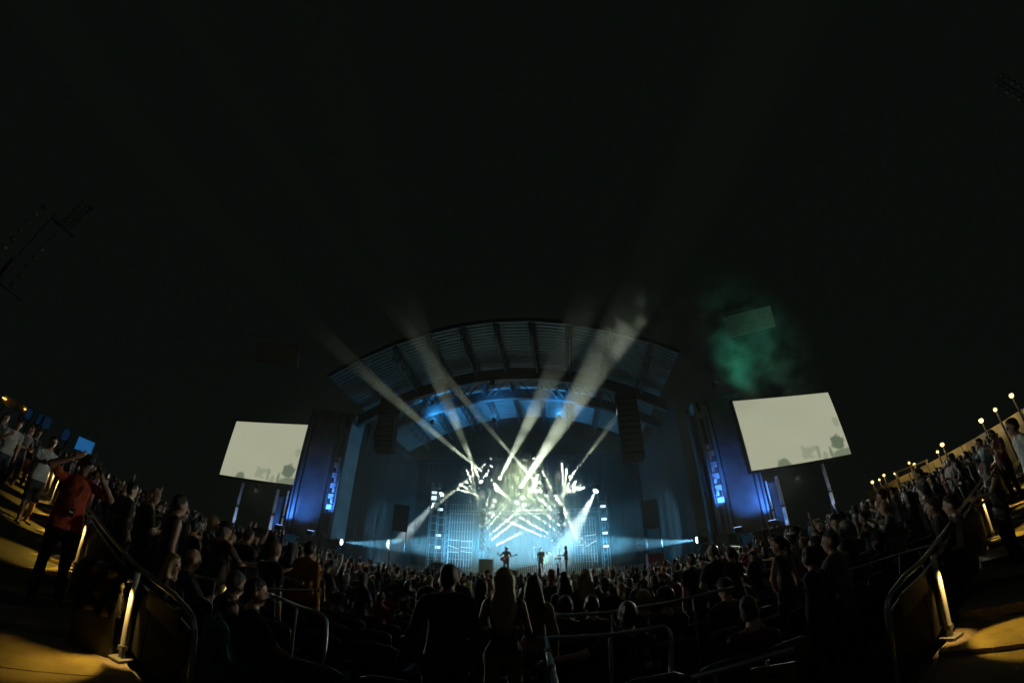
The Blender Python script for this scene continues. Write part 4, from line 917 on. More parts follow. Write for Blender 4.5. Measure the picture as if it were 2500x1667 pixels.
# ------------------------------------------------------------------ railings with post lamps along the walkways
AMB = (1.0, .60, .07)
M_AMBER = emit('amber_lens', (1.0, .72, .30), 14.0)
def railing(E0, e, n, posts, length, side):
    root = empty('railing', (E0.x, E0.y, 0), 0, label='steel handrail with lit posts along the %s walkway' % side, cat='railing')
    def P(s, off=0., up=0.): p = e*s+n*off; return Vector((p.x, p.y, tread_z(E0, e, s) + up))
    def fl(s): p = E0+e*max(s, .5); return max(.02, G(p.x, p.y)+.07)
    rz_ = lambda s: fl(s)+.93
    pts = [e*(-.10)+Vector((0, 0, -.3)), e*(-.10)+Vector((0, 0, .55)), e*(-.08)+Vector((0, 0, .80)), e*(-.0)+Vector((0, 0, .91)), e*.12+Vector((0, 0, .95))]
    s = .5
    while s <= length: pts.append(e*s+Vector((0, 0, rz_(s)))); s += .5
    MB().tube(pts, .027, 10).build('handrail', M_STEEL, root)
    pts2 = [e*(-.04)+Vector((0, 0, .30))]; s = .5
    while s <= length: pts2.append(e*s+Vector((0, 0, rz_(s)-.14))); s += .5
    MB().tube([p+n*-.03 for p in [e*.1+Vector((0, 0, .80))]+pts2[1:]], .014, 6).build('lower_rail', M_STEEL, root)
    s = .1
    while s < length-.9:                            # dark infill panels between the posts
        a, b = e*(s+.02), e*(s+.98); z0, z1 = fl(s), fl(s+1); t = n*.004
        m = MB(); vs = []
        for q in (n*-.05, n*-.035): vs += [a+q+Vector((0, 0, z0+.10)), b+q+Vector((0, 0, z1+.10)), b+q+Vector((0, 0, z1+.74)), a+q+Vector((0, 0, z0+.74))]
        m.add(vs, [(0,1,2,3),(7,6,5,4),(0,4,5,1),(1,5,6,2),(2,6,7,3),(3,7,4,0)]); m.build('infill_panel', mat('infill', (.012, .012, .012), .85, spec=.2), root); s += 1.0
    for q in (.35,):                                # plate hung under the end of the rail
        a, b = e*.2, e*1.05; m = MB(); vs = []
        for o in (n*.02, n*.032): vs += [a+o+Vector((0, 0, .70)), b+o+Vector((0, 0, .74)), b+o+Vector((0, 0, .90)), a+o+Vector((0, 0, .90))]
        m.add(vs, [(0,1,2,3),(7,6,5,4),(0,4,5,1),(1,5,6,2),(2,6,7,3),(3,7,4,0)]); m.build('plate', mat('dull_plate', (.10, .085, .05), .6), root)
    for k, s in enumerate(posts):
        z = tread_z(E0, e, s); b = e*s+n*.05; hh = rz_(s)-z
        po = MB().tube([(b.x, b.y, z), (b.x, b.y, z+hh-.02)], .033, 12).build('post', M_WHITE, root)
        MB().box((b.x, b.y, z+.012), (.2, .2, .024)).box((b.x, b.y, z+.12), (.075, .075, .05)).build('base_plate', M_GALV, po)
        MB().box((b.x+n.x*.07, b.y+n.y*.07, z+hh-.12), (.05, .05, .03)).build('lamp', M_BLACK, po)
        lp = Vector((E0.x, E0.y, 0))+b+n*.085+Vector((0, 0, z+hh-.15)); tg = lp+n*.62+e*(-.1)+Vector((0, 0, -.8))
        l = spot('post_light', lp, tg, 36 if k == 0 else 48, 62, AMB, .45, .02, root)
        # extra spot without a fixture, added to brighten its own post
        spot('post_graze', Vector((E0.x, E0.y, 0))+b+n*.10-e*.05+Vector((0, 0, z+hh-.10)), Vector((E0.x, E0.y, 0))+b+Vector((0, 0, z+.25)), 48, 46, (1.0, .60, .16), .8, .02, root)
    return root
railing(EL, eL, nL, [1.45, 4.9, 7.4, 9.6, 11.8, 14, 16.2, 18.4], 20, 'left')
railing(ER, eR, nR, [1.42, 5.6, 8.2, 10.8, 13.4], 15, 'right')

# tube rails between the blocks of seats: (pixel, distance) knots
RAILS = [('curved tube rail behind the lone seated man', [(1322, 1556, 3.15), (1420, 1552, 3.12), (1500, 1545, 3.1), (1590, 1531, 3.1), (1625, 1524, 3.1), (1640, 1530, 3.08), (1648, 1548, 3.05), (1650, 1600, 3.0), (1650, 1680, 2.9)]),
         ('bent tube rail beside the seated man in black', [(640, 1450, 4.4), (700, 1472, 4.0), (745, 1490, 3.6), (780, 1500, 3.4), (800, 1512, 3.35), (807, 1530, 3.3), (806, 1570, 3.25), (801, 1625, 3.2)]),
         ('long tube rail crossing left of centre', [(470, 1413, 5.4), (560, 1432, 5.2), (660, 1446, 5.1), (790, 1447, 5.1)]),
         ('thin tube rail above the long one left of centre', [(545, 1358, 6.8), (580, 1372, 6.6), (630, 1392, 6.3), (750, 1430, 5.8)]),
         ('long straight tube rail at right below the slope', [(1985, 1392, 5.4), (2080, 1378, 5.6), (2160, 1352, 5.9), (2250, 1324, 6.1), (2320, 1308, 6.3)]),
         ('short tube rail above the straight one at right', [(2075, 1360, 7.6), (2110, 1340, 7.8), (2140, 1325, 8.0)]),
         ('thin tube rail high on the right slope', [(2120, 1288, 9.5), (2165, 1276, 9.6), (2205, 1262, 9.7)]),
         ('long tube rail behind the seated row right of centre', [(1350, 1500, 4.1), (1480, 1492, 4.05), (1560, 1478, 4.1), (1650, 1462, 4.2), (1720, 1445, 4.4), (1800, 1424, 4.7)]),
         ('low tube rail in the corner below the red-shirted woman', [(1700, 1648, 2.6), (1780, 1625, 2.65), (1860, 1600, 2.7), (1950, 1573, 2.75)])]
for lb, kn in RAILS:
    pts = [at(*q) for q in kn]; c = pts[0]; root = empty('tube_rail', (c.x, c.y, G(c.x, c.y)), 0, label=lb, cat='rail'); o_ = Vector((c.x, c.y, G(c.x, c.y)))
    fine = []
    for i in range(len(pts)-1):
        p0, p1, p2, p3 = pts[max(0, i-1)], pts[i], pts[i+1], pts[min(len(pts)-1, i+2)]
        for t in (0, .25, .5, .75):
            fine.append(.5*((2*p1)+(p2-p0)*t+(2*p0-5*p1+4*p2-p3)*t*t+(3*p1-p0-3*p2+p3)*t**3))
    fine.append(pts[-1]); MB().tube([p-o_ for p in fine], .019, 8).build('tube', M_STEEL, root)
    L = [p for p in fine if p.z-G(p.x, p.y) > .3]
    for q in (L[len(L)//4], L[(3*len(L))//4]): MB().tube([Vector((q.x, q.y, G(q.x, q.y)))-o_, q-o_+Vector((0, 0, -.02))], .016, 8).build('post', M_STEEL, root)
# blue-lit stair pole by the legs of the woman in jeans
a, b = at(1343, 1556, 3.15), at(1369, 1672, 2.45)
root = empty('stair_handrail', (b.x, b.y, G(b.x, b.y)), 0, label='bluish metal stair handrail running down beside the woman in jeans', cat='rail'); o_ = Vector((b.x, b.y, G(b.x, b.y)))
MB().tube([a-o_, b-o_], .024, 10).build('tube', M_STEEL, root); MB().tube([a-o_+Vector((0, 0, -.02)), Vector((a.x, a.y, G(a.x, a.y)))-o_], .02, 8).build('post', M_STEEL, root)
for t in (.35, .7): q = a+(b-a)*t; MB().tube([q-o_-(b-a).normalized()*.02, q-o_+(b-a).normalized()*.02], .028, 10).build('joint_ring', M_DSTEEL, root)
# counter plate fixed to the low rail in the corner
a, b = at(1845, 1622, 2.68), at(1952, 1590, 2.74); c = (a+b)/2; t = empty('rail_plate', (c.x, c.y, c.z-.1), math.atan2((b-a).y, (b-a).x), label='dull yellowish plate on the low rail below the red-shirted woman', cat='plate')
MB().box((0, 0, .02), ((b-a).length, .02, .13)).build('plate', mat('ochre_plate', (.16, .12, .05), .6), t); MB().box((0, -.014, .03), (.12, .008, .022)).build('slot', M_BLACK, t)
for x in (-.1, .1): MB().box((x, .02, -.16), (.02, .02, .36)).build('bracket', M_DSTEEL, t)

# ------------------------------------------------------------------ seats
_st = {}
def seat_meshes():
    _st['seat'] = MB().box((0, .02, .43), (.44, .42, .045)).box((0, .22, .415), (.42, .04, .07)).mesh('seat', M_SEAT)
    vs = []; n = 6; m = MB()
    for j in range(n+1):
        z = .50+.42*j/n; y = -.19-.09*(j/n)
        for k in range(7):
            x = -.215+.43*k/6; vs.append((x, y-.03*(1-(x/.215)**2), z if j < n else z-.04*(abs(x)/.215)**4))
    nn = len(vs); vs2 = [(x, y-.025, z) for x, y, z in vs]; fs = []
    for j in range(n):
        for k in range(6):
            i = j*7+k; fs.append((i, i+1, i+8, i+7)); fs.append((nn+i, nn+i+7, nn+i+8, nn+i+1))
    rim = [k for k in range(7)]+[7*j+6 for j in range(1, n+1)]+[n*7+k for k in range(5, -1, -1)]+[7*j for j in range(n-1, 0, -1)]
    for q in range(len(rim)): a, b = rim[q], rim[(q+1) % len(rim)]; fs.append((a, nn+a, nn+b, b))
    m.add(vs+vs2, fs, True); _st['backrest'] = m.mesh('backrest', M_SEAT)
    _st['leg'] = MB().box((0, 0, .24), (.03, .30, .48)).box((0, .0, .02), (.06, .38, .03)).mesh('leg', M_DSTEEL)
    _st['armrest'] = MB().box((0, .05, .63), (.05, .30, .03)).box((0, -.02, .54), (.025, .06, .18)).mesh('armrest', M_PLASTIC)
    m = MB().lathe([(.032, 0), (.032, .003), (.022, .004)], n=14, M=Matrix.Rotation(math.pi/2, 3, 'X')); _st['number_disc'] = m.mesh('number_disc', mat('disc_white', (.5, .5, .48), .5))
seat_meshes()
def put_seat(x, y, rz, label, group, disc):
    root = empty('stadium_seat', (x, y, G(x, y)), rz, label=label, cat='seat', group=group)
    link('seat', _st['seat'], root); link('backrest', _st['backrest'], root)
    for sx in (-.24, .24): l = link('leg', _st['leg'], root); l.location = (sx, 0, 0)
    a = link('armrest', _st['armrest'], root); a.location = (.245, 0, 0)
    if disc:
        q = link('number_disc', _st['number_disc'], root); q.location = (.262, -.06, .52); q.rotation_euler = (0, 0, math.pi/2)
SEATS = []; ns = 0
for row in range(5):
    rad = math.hypot(STG.x, STG.y)-3.05-row*.98+.28
    n = int(2*math.pi*rad/.53)
    for i in range(n):
        a = 2*math.pi*i/n+row*.2; x = STG.x+rad*math.sin(a); y = STG.y-rad*math.cos(a); p = Vector((x, y, 0)); d = math.hypot(x, y); az = math.degrees(math.atan2(x, y))
        if abs(az) > 62 or y < 1.5 or d > 8.2: continue
        if (p-EL).dot(nL) > -.5 or (p-ER).dot(nR) > -.5: continue
        if any((x-tx)**2+(y-ty)**2 < .09 for tx, ty in TAKEN) and False: continue
        if -13 < az < 11 and row < 2: continue
        SEATS.append((row, x < 0, abs(az), x, y, i))
SEATS.sort(); cnt = {}
for row, lf, _, x, y, i in SEATS:
    k = cnt[(row, lf)] = cnt.get((row, lf), -1)+1
    put_seat(x, y, face_stage((x, y)), 'dark folding stadium seat, %s %s of the centre in the %s row' % (ORD[min(k, 13)], 'left' if lf else 'right', ['nearest', 'second', 'third', 'fourth', 'fifth'][row]), 'stadium seats in the near rows', i % 4 == 0); ns += 1
print('SEATS', ns)

# ------------------------------------------------------------------ litter bin with black liner, board, phone, lanyard
p = at(292, 1400, 5.25); z = tread_z(EL, eL, (p-EL).dot(eL)); t = empty('litter_bin', (p.x, p.y, z), .4, label='dark litter bin with crumpled black bag beside the lit railing post', cat='litter bin')
m = MB()
for k, (r, h_) in enumerate(((.20, 0), (.235, .78))): pass
m.prism([(-.24, -.24), (.24, -.24), (.24, .24), (-.24, .24)], 0, .80); m.build('body', M_PLASTIC, t)
m = MB(); vs = []; fs = []; nr, nc = 9, 40; br = random.Random(2)
for j in range(nr):
    zz = .86-.46*j/(nr-1)
    for k in range(nc):
        a = 2*math.pi*k/nc; sq = 1/max(abs(math.cos(a)), abs(math.sin(a))); sq = min(sq, 1.28); r = .262*sq+.022*math.sin(a*9+j*.9)+.014*math.sin(a*17-j*1.7)+br.uniform(-.01, .01)+(.02 if j == 0 else 0); r = max(r, .25*sq)
        vs.append((r*math.cos(a), r*math.sin(a), zz+.012*math.sin(a*7)*(1 if j in (0, nr-1) else 0)))
for j in range(nr-1):
    for k in range(nc): fs.append((j*nc+k, (j+1)*nc+k, (j+1)*nc+(k+1) % nc, j*nc+(k+1) % nc))
m.add(vs, fs, True); m.build('bag', mat('bin_liner', (.008, .008, .008), .16, bump=1.0, bscale=9, spec=.7), t)
p = at(205, 1392, 6.35); z = tread_z(EL, eL, (p-EL).dot(eL)); t = empty('leaning_board', (p.x, p.y, z), -1.0, label='pale board leaning on the railing behind the orange-shirted man', cat='board')
MB().box((0, 0, .45), (.34, .03, .46), Matrix.Rotation(.3, 3, 'Y') @ Matrix.Rotation(-.2, 3, 'X')).build('panel', mat('pale_board', (.55, .46, .25), .6), t)
MB().box((0, .12, .14), (.3, .02, .30)).box((0, .05, .2), (.02, .14, .02)).build('foot', M_DSTEEL, t)
o, wr, Hd, H2 = HERO['phone_man']; M_ = Matrix.Translation(o.location) @ Matrix.Rotation(o.rotation_euler.z, 4, 'Z'); wp = M_ @ Vector(wr[1][1]+wr[1][2]*.10)
t = empty('phone', wp, o.rotation_euler.z, label='glowing phone with yellowish screen held by the bald seated man', cat='phone'); t.rotation_euler = (R(-25), R(20), o.rotation_euler.z)
MB().box((0, .012, .04), (.075, .009, .15)).build('case', M_PLASTIC, t); MB().box((0, .0065, .04), (.066, .001, .135)).build('screen', emit('phone_glow', (.75, .66, .16), 1.2, True), t)
o, wr, Hd, H2 = HERO['orange']
# lanyard and badge on the man in orange
s_ = H2/1.75; t = empty('lanyard', o.location, o.rotation_euler.z, label='dark lanyard with badge hanging on the orange polo shirt', cat='lanyard')
m = MB(); m.tube([(-.07*s_, .05*s_, 1.47*s_), (-.04*s_, .155*s_, 1.30*s_), (0, .185*s_, 1.12*s_)], .006, 5); m.tube([(.07*s_, .05*s_, 1.47*s_), (.04*s_, .155*s_, 1.30*s_), (0, .185*s_, 1.12*s_)], .006, 5); m.build('strap', M_PLASTIC, t)
MB().box((0, .195*s_, 1.06*s_), (.075, .008, .11)).build('badge', M_PLASTIC, t); MB().box((0, .2005*s_+.001, 1.065*s_), (.05, .002, .02)).build('badge_label', M_WHITE, t)
# number on the dark red shirt
o, wr, Hd, H2 = HERO['seated woman in dark red shirt numbered 187, leaning on her hand']
fc = bpy.data.curves.new('shirt_number', 'FONT'); fc.body = '187'; fc.size = .12; fc.extrude = .001; fc.align_x = 'CENTER'
to = bpy.data.objects.new('shirt_number', fc); C.objects.link(to); dg = bpy.context.evaluated_depsgraph_get(); me = bpy.data.meshes.new_from_object(to.evaluated_get(dg)); bpy.data.objects.remove(to)
me.materials.clear(); to = link('shirt_number', me, o, mat('number_print', (.45, .36, .16), .7)); to.location = (.075, -.165, .72); to.rotation_euler = (R(78), 0, R(14))

# ------------------------------------------------------------------ performers and their gear
def performer(px, v, cfg, cl, label, turn=math.pi, H=1.76, up=0.):
    p = onv(px, 1370, v); q = Vector((p.x, p.y, .8+up)); me, wr, Hd = person_mesh(H=H, res=.016, hands=True, **cfg)
    return put_person(me, q, SA+turn, cl, label), wr
sg_, wr = performer(1244, 1.2, dict(arms=('pick', 'fret'), hair='curly'), ('black', 'black', 0, 'fair', 'black'), 'singer in black with pale hair playing a red guitar at centre stage')
def guitar(loc, rz, label, col, sc=1.):
    t = empty('guitar', loc, rz, label=label, cat='guitar'); out = []
    for k in range(24):
        a = 2*math.pi*k/24; r = .19+.045*math.cos(2*a)-.03*math.cos(a); out.append((r*1.05*math.cos(a), r*.9*math.sin(a)))
    m = MB(); m.prism(out, -.04, .04); m.v = [(x, z, y) for x, y, z in m.v]; m.build('body', col, t)
    MB().box((.45, .0, .0), (.55, .03, .05)).build('neck', mat('neck_wood', (.2, .1, .04), .5), t); MB().box((.78, .0, .0), (.14, .025, .09)).build('headstock', M_PLASTIC, t)
    MB().box((.02, -.045, 0), (.16, .012, .1)).build('pickguard', M_WHITE, t)
    t.rotation_euler = (0, R(-18), rz); return t
q = sg_.location; fw = Vector((-math.sin(SA+math.pi), math.cos(SA+math.pi), 0)); guitar(q+fw*.20+Vector((-.08, 0, 1.02)), SA, 'red electric guitar held by the singer', mat('guitar_red', (.5, .015, .08), .25))
def mic_stand(px, v, label):
    p = onv(px, 1370, v); t = empty('microphone_stand', (p.x, p.y, .8), 0, label=label, cat='microphone stand'); MB().tube([(0, 0, 0), (0, 0, 1.5)], .014, 6).build('pole', M_STEEL, t); MB().lathe([(.16, 0), (.16, .02), (.03, .04)], n=14).build('base', M_BLACK, t); MB().tube([(0, 0, 1.5), (.0, .12, 1.56)], [.02, .032], 8).build('microphone', M_STEEL, t)
mic_stand(1241, .75, 'microphone stand in front of the singer'); mic_stand(1375, 1.0, 'microphone stand left of the keyboard player')
# drums on a riser with pale upright strips
p = onv(1343, 1360, 4.6); t = empty('drum_riser', (p.x, p.y, .8), SA, label='drum riser fronted with pale upright strips behind the singer', cat='riser')
MB().box((0, .9, .28), (5.6, 2.2, .56)).build('platform', M_DECK, t)
for i in range(40): MB().box((-2.75+i*.141, -.22, .28), (.05, .03, .52)).build('strip', M_WHITE, t)
kt = empty('drum_kit', W(*( (lambda s:(s.dot(U), s.dot(V)))(Vector((p.x, p.y, 0))-S0)), 0)+V*.7+Vector((0, 0, 1.36)), SA, label='drum kit with pale bass drum on the riser', cat='drum kit')
RX = Matrix.Rotation(math.pi/2, 3, 'X')
MB().lathe([(.34, -.22), (.36, -.2), (.36, .2), (.34, .22)], (0, 0, .37), 20, RX).build('bass_drum', mat('drum_shell', (.5, .42, .2), .35), kt)
for x, y, z, r, h_ in ((-.25, .1, .82, .16, .16), (.25, .1, .84, .17, .18), (.72, .35, .55, .22, .3), (-.65, .45, .62, .19, .12)): MB().lathe([(r, 0), (r, h_)], (x, y, z-h_/2), 16).build('drum', mat('drum_shell', (.5, .42, .2), .35), kt); MB().tube([(x, y, 0), (x, y, z-h_/2)], .012, 5).build('drum_leg', M_STEEL, kt)
for x, y, z, r in ((-.95, .1, 1.25, .24), (.95, .1, 1.3, .26), (-1.0, .5, .95, .18)): MB().lathe([(r, 0), (.05, .02), (.03, .05)], (x, y, z), 18).build('cymbal', mat('brass', (.6, .45, .15), .25, .9), kt); MB().tube([(x, y, 0), (x, y, z)], .012, 5).build('cymbal_stand', M_STEEL, kt)
me, wr, Hd = person_mesh(H=1.74, sit=True, arms=('sticks', 'sticks'), hair='short', res=.016, hands=True); dp = kt.location+V*.85; put_person(me, dp, SA+math.pi, ('black', 'black', 1, 'black', 'black'), 'drummer in black seated behind the drum kit')
t = empty('drum_stool', dp, SA, label='round stool under the drummer', cat='stool'); MB().lathe([(.16, .36), (.17, .40), (.15, .42)], n=14).build('seat', M_PLASTIC, t); MB().tube([(0, 0, 0), (0, 0, .36)], .025, 6).build('post', M_STEEL, t); MB().lathe([(.2, 0), (.2, .02)], n=14).build('base', M_BLACK, t)
kb, wr = performer(1391, 2.0, dict(arms=('keys', 'keys'), hair='short'), ('black', 'white', 1, 'black', 'black'), 'keyboard player in black shirt and pale trousers on the right of the stage', math.pi*.55, 1.78)
q = kb.location; ang = SA+math.pi*.55; fw = Vector((-math.sin(ang), math.cos(ang), 0)); t = empty('keyboard', q+fw*.55, ang, label='dark keyboard on a thin metal stand at the right of the stage', cat='keyboard')
MB().box((0, 0, .98), (1.2, .3, .09)).build('case', M_PLASTIC, t); MB().box((0, -.05, 1.028), (1.1, .14, .006)).build('keys', M_WHITE, t)
for x in (-.45, .45):
    for y in (-.12, .12): MB().tube([(x*1.1, y*1.5, 0), (x*.9, y, .94)], .016, 6).build('leg', M_STEEL, t)
gp, wr = performer(1329, 2.6, dict(arms=('fold', 'down'), hair='short'), ('charcoal', 'black', 1, 'black', 'black'), 'dim musician standing left of the drum kit', math.pi*.9, 1.74)
# cases, screens and barrier in front of the stage
def box_thing(name, px, py, v, size, mats, label, cat, face=None, z=.8):
    p = onv(px, py, v); t = empty(name, (p.x, p.y, z), SA, label=label, cat=cat); w_, d_, h_ = size
    MB().box((0, 0, h_/2), size).build('body', mats, t)
    for x in (-w_/2, w_/2): MB().box((x, -d_/2, h_/2), (.05, .05, h_+.03)).build('corner_edge', M_STEEL, t)
    for zz in (.02, h_): MB().box((0, -d_/2-.004, zz), (w_+.05, .05, .05)).build('front_edge', M_STEEL, t)
    if face: MB().box((0, -d_/2-.012, h_/2), (w_*.85, .01, h_*.8)).build('front', face, t)
box_thing('flight_case', 1079, 1370, -.9, (.75, .6, .62), M_PLASTIC, 'framed dark case at the left of the stage front', 'case', mat('blue_front', (.05, .10, .2), .4))
box_thing('flight_case', 1105, 1370, -.9, (.72, .6, .48), M_WHITE, 'pale case right of the framed dark case', 'case')
box_thing('amplifier', 1196, 1365, 2.4, (.9, .5, .95), M_PLASTIC, 'dark amplifier left of the singer', 'amplifier', mat('amp_cloth', (.06, .06, .055), .9))
box_thing('amplifier', 1606, 1345, .2, (1.0, .6, .9), mat('red_case', (.30, .03, .05), .5), 'red and blue case in the right wing', 'case')
box_thing('monitor_wedge', 1260, 1375, -.6, (.6, .45, .34), M_PLASTIC, 'low black monitor in front of the singer', 'monitor', mat('grille', (.04, .04, .04), .7))
for i in range(9):
    p = W(-5.6+i*1.22, -2.55, 0); z = G(p.x, p.y); t = empty('crowd_barrier', (p.x, p.y, z), SA, label='metal crowd barrier section, %s from the left before the stage' % ORD[i], cat='barrier', group='crowd barrier sections')
    m = MB(); m.tube([(-.58, 0, .05), (-.58, 0, 1.12), (-.5, 0, 1.2), (.5, 0, 1.2), (.58, 0, 1.12), (.58, 0, .05)], .025, 6); m.build('frame', M_GALV, t)
    for k in range(7): MB().tube([(-.42+k*.14, 0, .15), (-.42+k*.14, 0, 1.18)], .010, 5).build('bar', M_GALV, t)
    [MB().box((q_, 0, .02), (.05, .6, .04)).build('foot', M_GALV, t) for q_ in (-.4, .4)]

# ------------------------------------------------------------------ rim of the bowl: lamps and wall at right, blue lit panels at left, floodlight masts
RW = [Vector((33.5, 27, 0)), Vector((30.5, 20, 0)), Vector((27.2, 13.5, 0)), Vector((25.0, 8.5, 0)), Vector((23.6, 4.5, 0)), Vector((22.6, .5, 0))]
root = empty('perimeter_wall', RW[0], 0, label='long low yellow-lit wall along the right rim of the bowl', cat='wall')
M_WALL = mat('pale_block_wall', (.38, .33, .22), .85, var=.25, scale=1.5, bump=.3, bscale=20)
def wall_top(p): v_ = math.atan2(p.x, p.y); return EYE+math.hypot(p.x, p.y)*math.tan(R(2.3+2.2*clamp((math.degrees(v_)-51)/21, 0, 1.2)))
for a, b in zip(RW[:-1], RW[1:]):
    nseg = 4
    for k in range(nseg):
        p, q = a+(b-a)*(k/nseg), a+(b-a)*((k+1)/nseg-.012); d = (q-p); nn = Vector((-d.y, d.x, 0)).normalized()*.14; r0 = RW[0]; m = MB(); vs = []
        for o in (nn, -nn):
            vs += [p+o-r0+Vector((0, 0, G(p.x, p.y)-.3)), q+o-r0+Vector((0, 0, G(q.x, q.y)-.3)), q+o-r0+Vector((0, 0, wall_top(q))), p+o-r0+Vector((0, 0, wall_top(p)))]
        m.add(vs, [(0,1,2,3),(7,6,5,4),(0,4,5,1),(1,5,6,2),(2,6,7,3),(3,7,4,0)]); m.build('wall_panel', M_WALL, root)
LAMPS = [(2135, 1163, 36), (2152, 1157, 36.5), (2163, 1146, 36), (2190, 1141, 34), (2224, 1115, 32), (2237, 1119, 32.5), (2293, 1087, 30), (2304, 1069, 29.5), (2398, 1009, 27.5), (2432, 982, 26.8), (2471, 947, 26)]
M_LAMP = emit('street_lamp_glow', (1.0, .66, .22), 3.2)
for i, (px, py, d) in enumerate(LAMPS):
    p = at(px, py, d); z0 = G(p.x, p.y); t = empty('lamp_post', (p.x, p.y, z0), math.atan2(-p.x, p.y), label='glowing yellow lamp post on the right rim, %s from the stage side' % ORD[i], cat='street lamp', group='lamp posts on the right rim'); h_ = p.z-z0
    MB().tube([(0, .25, 0), (0, .25, h_-.1), (0, .2, h_+.12), (0, .05, h_+.18)], [.06, .045, .035, .03], 8).build('pole', M_BLACK, t); MB().lathe([(.04, .18), (.07, .14), (.08, .1)], (0, 0, h_), 12).build('shade', M_BLACK, t)
    bs = (1.1, .7, .9, .85, .7, 1.0, .75, 1.15, 1.2, .9, 1.1)[i]; MB().lathe([(r_*bs, z_*bs) for r_, z_ in ((.015, -.11), (.07, -.09), (.105, -.04), (.11, .02), (.09, .07), (.04, .1))], (0, 0, h_), 12).build('bulb', M_LAMP, t)
    l = bpy.data.lights.new('lamp_light', 'POINT'); l.energy = 22; l.color = (1.0, .66, .22); l.shadow_soft_size = .12; lo = bpy.data.objects.new('lamp_light', l); C.objects.link(lo); lo.parent = t; lo.location = (0, -.25, h_-.15)
# gate frame above the wall
p = at(2235, 1142, 30.5); t = empty('gate_frame', (p.x, p.y, G(p.x, p.y)), math.atan2(-p.x, p.y)-.35, label='pale square gate frame above the yellow-lit wall', cat='gate'); zt = p.z-G(p.x, p.y)
for x in (-1.1, 0, 1.1): MB().box((x, 0, (zt+.5)/2), (.1, .1, zt+.5)).build('post', M_WALL, t)
for zz in (zt+.5, zt-.3): MB().box((0, 0, zz), (2.4, .12, .1)).build('crossbar', M_WALL, t)
# blue lit panels and a kiosk sign at the left rim
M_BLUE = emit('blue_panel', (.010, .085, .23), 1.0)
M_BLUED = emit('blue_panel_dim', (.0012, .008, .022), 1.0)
PAN = [((184, 1084, 226, 1118), 24, M_BLUE, 'bright blue lit panel nearest the stage on the left rim'), ((150, 1060, 168, 1090), 24.5, M_BLUED, 'narrow blue lit panel left of the bright one'), ((104, 1032, 122, 1060), 25, M_BLUED, 'dim blue panel in the middle of the left rim'), ((88, 1022, 98, 1052), 25.5, M_BLUED, 'slim dim blue panel farther left on the rim'), ((60, 1012, 76, 1040), 26, M_BLUED, 'faintest blue panel at the far left of the rim')]
for (x0, y0, x1, y1), d, mm, lb in PAN:
    a = at((x0+x1)/2, y0, d); b = at((x0+x1)/2, y1, d); l_ = at(x0, (y0+y1)/2, d); r_ = at(x1, (y0+y1)/2, d); z0 = G(b.x, b.y); w_ = (r_-l_).length; t = empty('lit_panel', (b.x, b.y, z0), math.atan2(-b.x, b.y), label=lb, cat='panel')
    MB().box((0, .06, (a.z+b.z)/2-z0), (w_, .08, a.z-b.z)).build('face', mm, t); MB().box((0, .16, (a.z+b.z)/2-z0), (w_+.12, .1, a.z-b.z+.12)).build('frame', M_DSTEEL, t)
    for x in (-w_*.4, w_*.4): MB().box((x, .18, (b.z-z0)/2), (.1, .1, max(.1, b.z-z0))).build('leg', M_DSTEEL, t)
p = at(39, 1007, 27); t = empty('kiosk_sign', (p.x, p.y, G(p.x, p.y)), math.atan2(-p.x, p.y), label='dim amber sign box at the far left edge', cat='sign'); zt = p.z-G(p.x, p.y)
MB().box((0, .1, zt), (1.3, .15, .42)).build('box', mat('amber_box', (.3, .16, .03), .5), t)
for x in (-.62, .62): MB().box((x, -.0, zt+.05), (.24, .05, .07)).build('tube_lamp', emit('amber_tube', (1.0, .6, .15), 2.0), t)
for x in (-.5, .5): MB().box((x, .12, zt/2), (.08, .08, zt)).build('leg', M_DSTEEL, t)
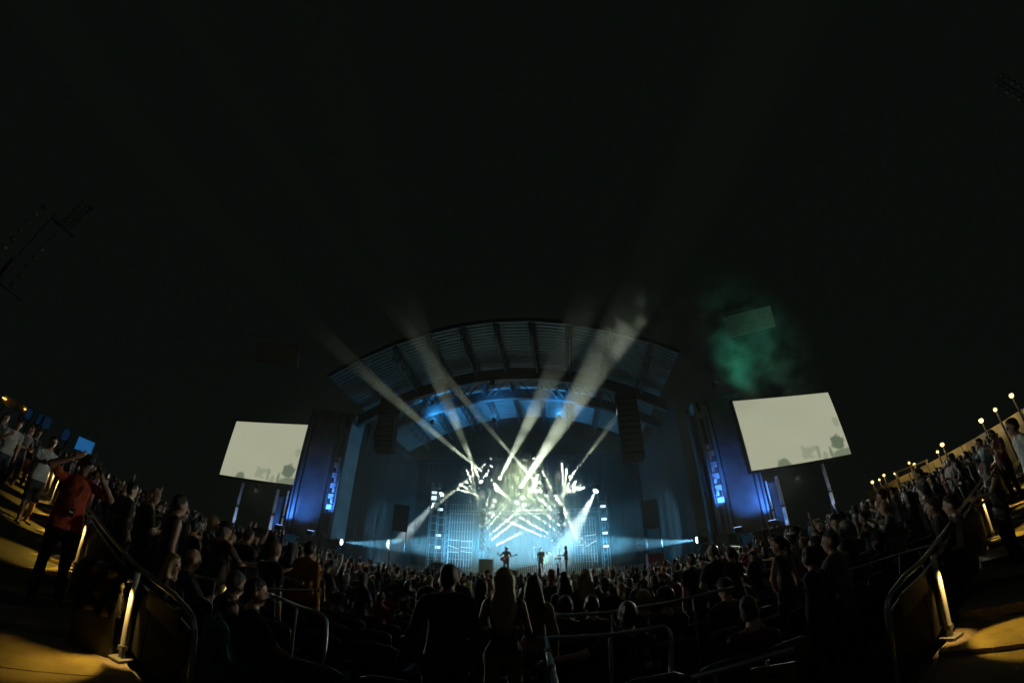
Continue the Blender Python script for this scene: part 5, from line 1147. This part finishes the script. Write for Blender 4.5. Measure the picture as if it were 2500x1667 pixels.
# floodlight masts, unlit, reaching up at both edges
M_GLASS = mat('unlit_lamp_glass', (.2, .21, .2), .2, .6)
def mast(px, py, d, racks, label, sc):
    p = at(px, py, d); z0 = G(p.x, p.y); t = empty('floodlight_mast', (p.x, p.y, z0), math.atan2(-p.x, p.y), label=label, cat='light mast'); h_ = p.z-z0
    MB().tube([(0, .5, 0), (0, .5, h_-.5)], [.30, .16], 12).build('pole', M_BLACK, t)
    RXm = Matrix.Rotation(math.pi/2+.5, 3, 'X')
    for (x0, zz, cols, rows, dx, dz) in racks:
        f = MB(); f.box((x0, .2, h_+zz+dz*(rows-1)/2), (.08, .1, dz*rows)); f.box((x0, .34, h_+zz-.3), (dx*cols+.3, .1, .08)); f.build('frame', M_BLACK, t)
        for r_ in range(rows):
            for c_ in range(cols):
                q = (x0-(cols-1)*dx/2+c_*dx, .05, h_+zz+r_*dz); o = MB().lathe([(.10*sc, -.14*sc), (.15*sc, .0), (.16*sc, .06*sc)], q, 10, RXm).build('lamp_head', M_BLACK, t); MB().lathe([(.13*sc, .062*sc), (.10*sc, .075*sc)], q, 10, RXm).build('lamp_glass', M_GLASS, o)
    for x0, zz, cols, rows, dx, dz in racks[1:]: MB().box((x0/2, .5, h_+zz-.3), (abs(x0)+.2, .1, .1)).build('arm', M_BLACK, t)
mast(52, 628, 25, [(0, -1.7, 2, 8, 1.45, .6), (.9, 2.9, 2, 5, .55, .4)], 'tall unlit floodlight mast with columns of lamps at the left edge', 1.0)
mast(2492, 215, 24, [(0, -.6, 2, 7, .5, .38)], 'unlit bank of floodlights high at the right edge', .8)
# green smoke drifting past the larger screen, lit by a green lamp added for it
smoke('smoke_plume', at(1815, 820, 24), (18, 7, 16), volume_mat('green_plume', .20, noise=(.5, .47, .74, .04, .0)), 'drifting smoke plume lit green above the larger screen', .3, .16)
p = W(15.2, -.3, 12.4); moving_head(p, at(1870, 820, 24), 650, 140, 'added lamp with green light aimed right into the smoke plume', 'wash lamps on the rig', (.06, .85, .50), 1.0, 1, 'd', 1.0)
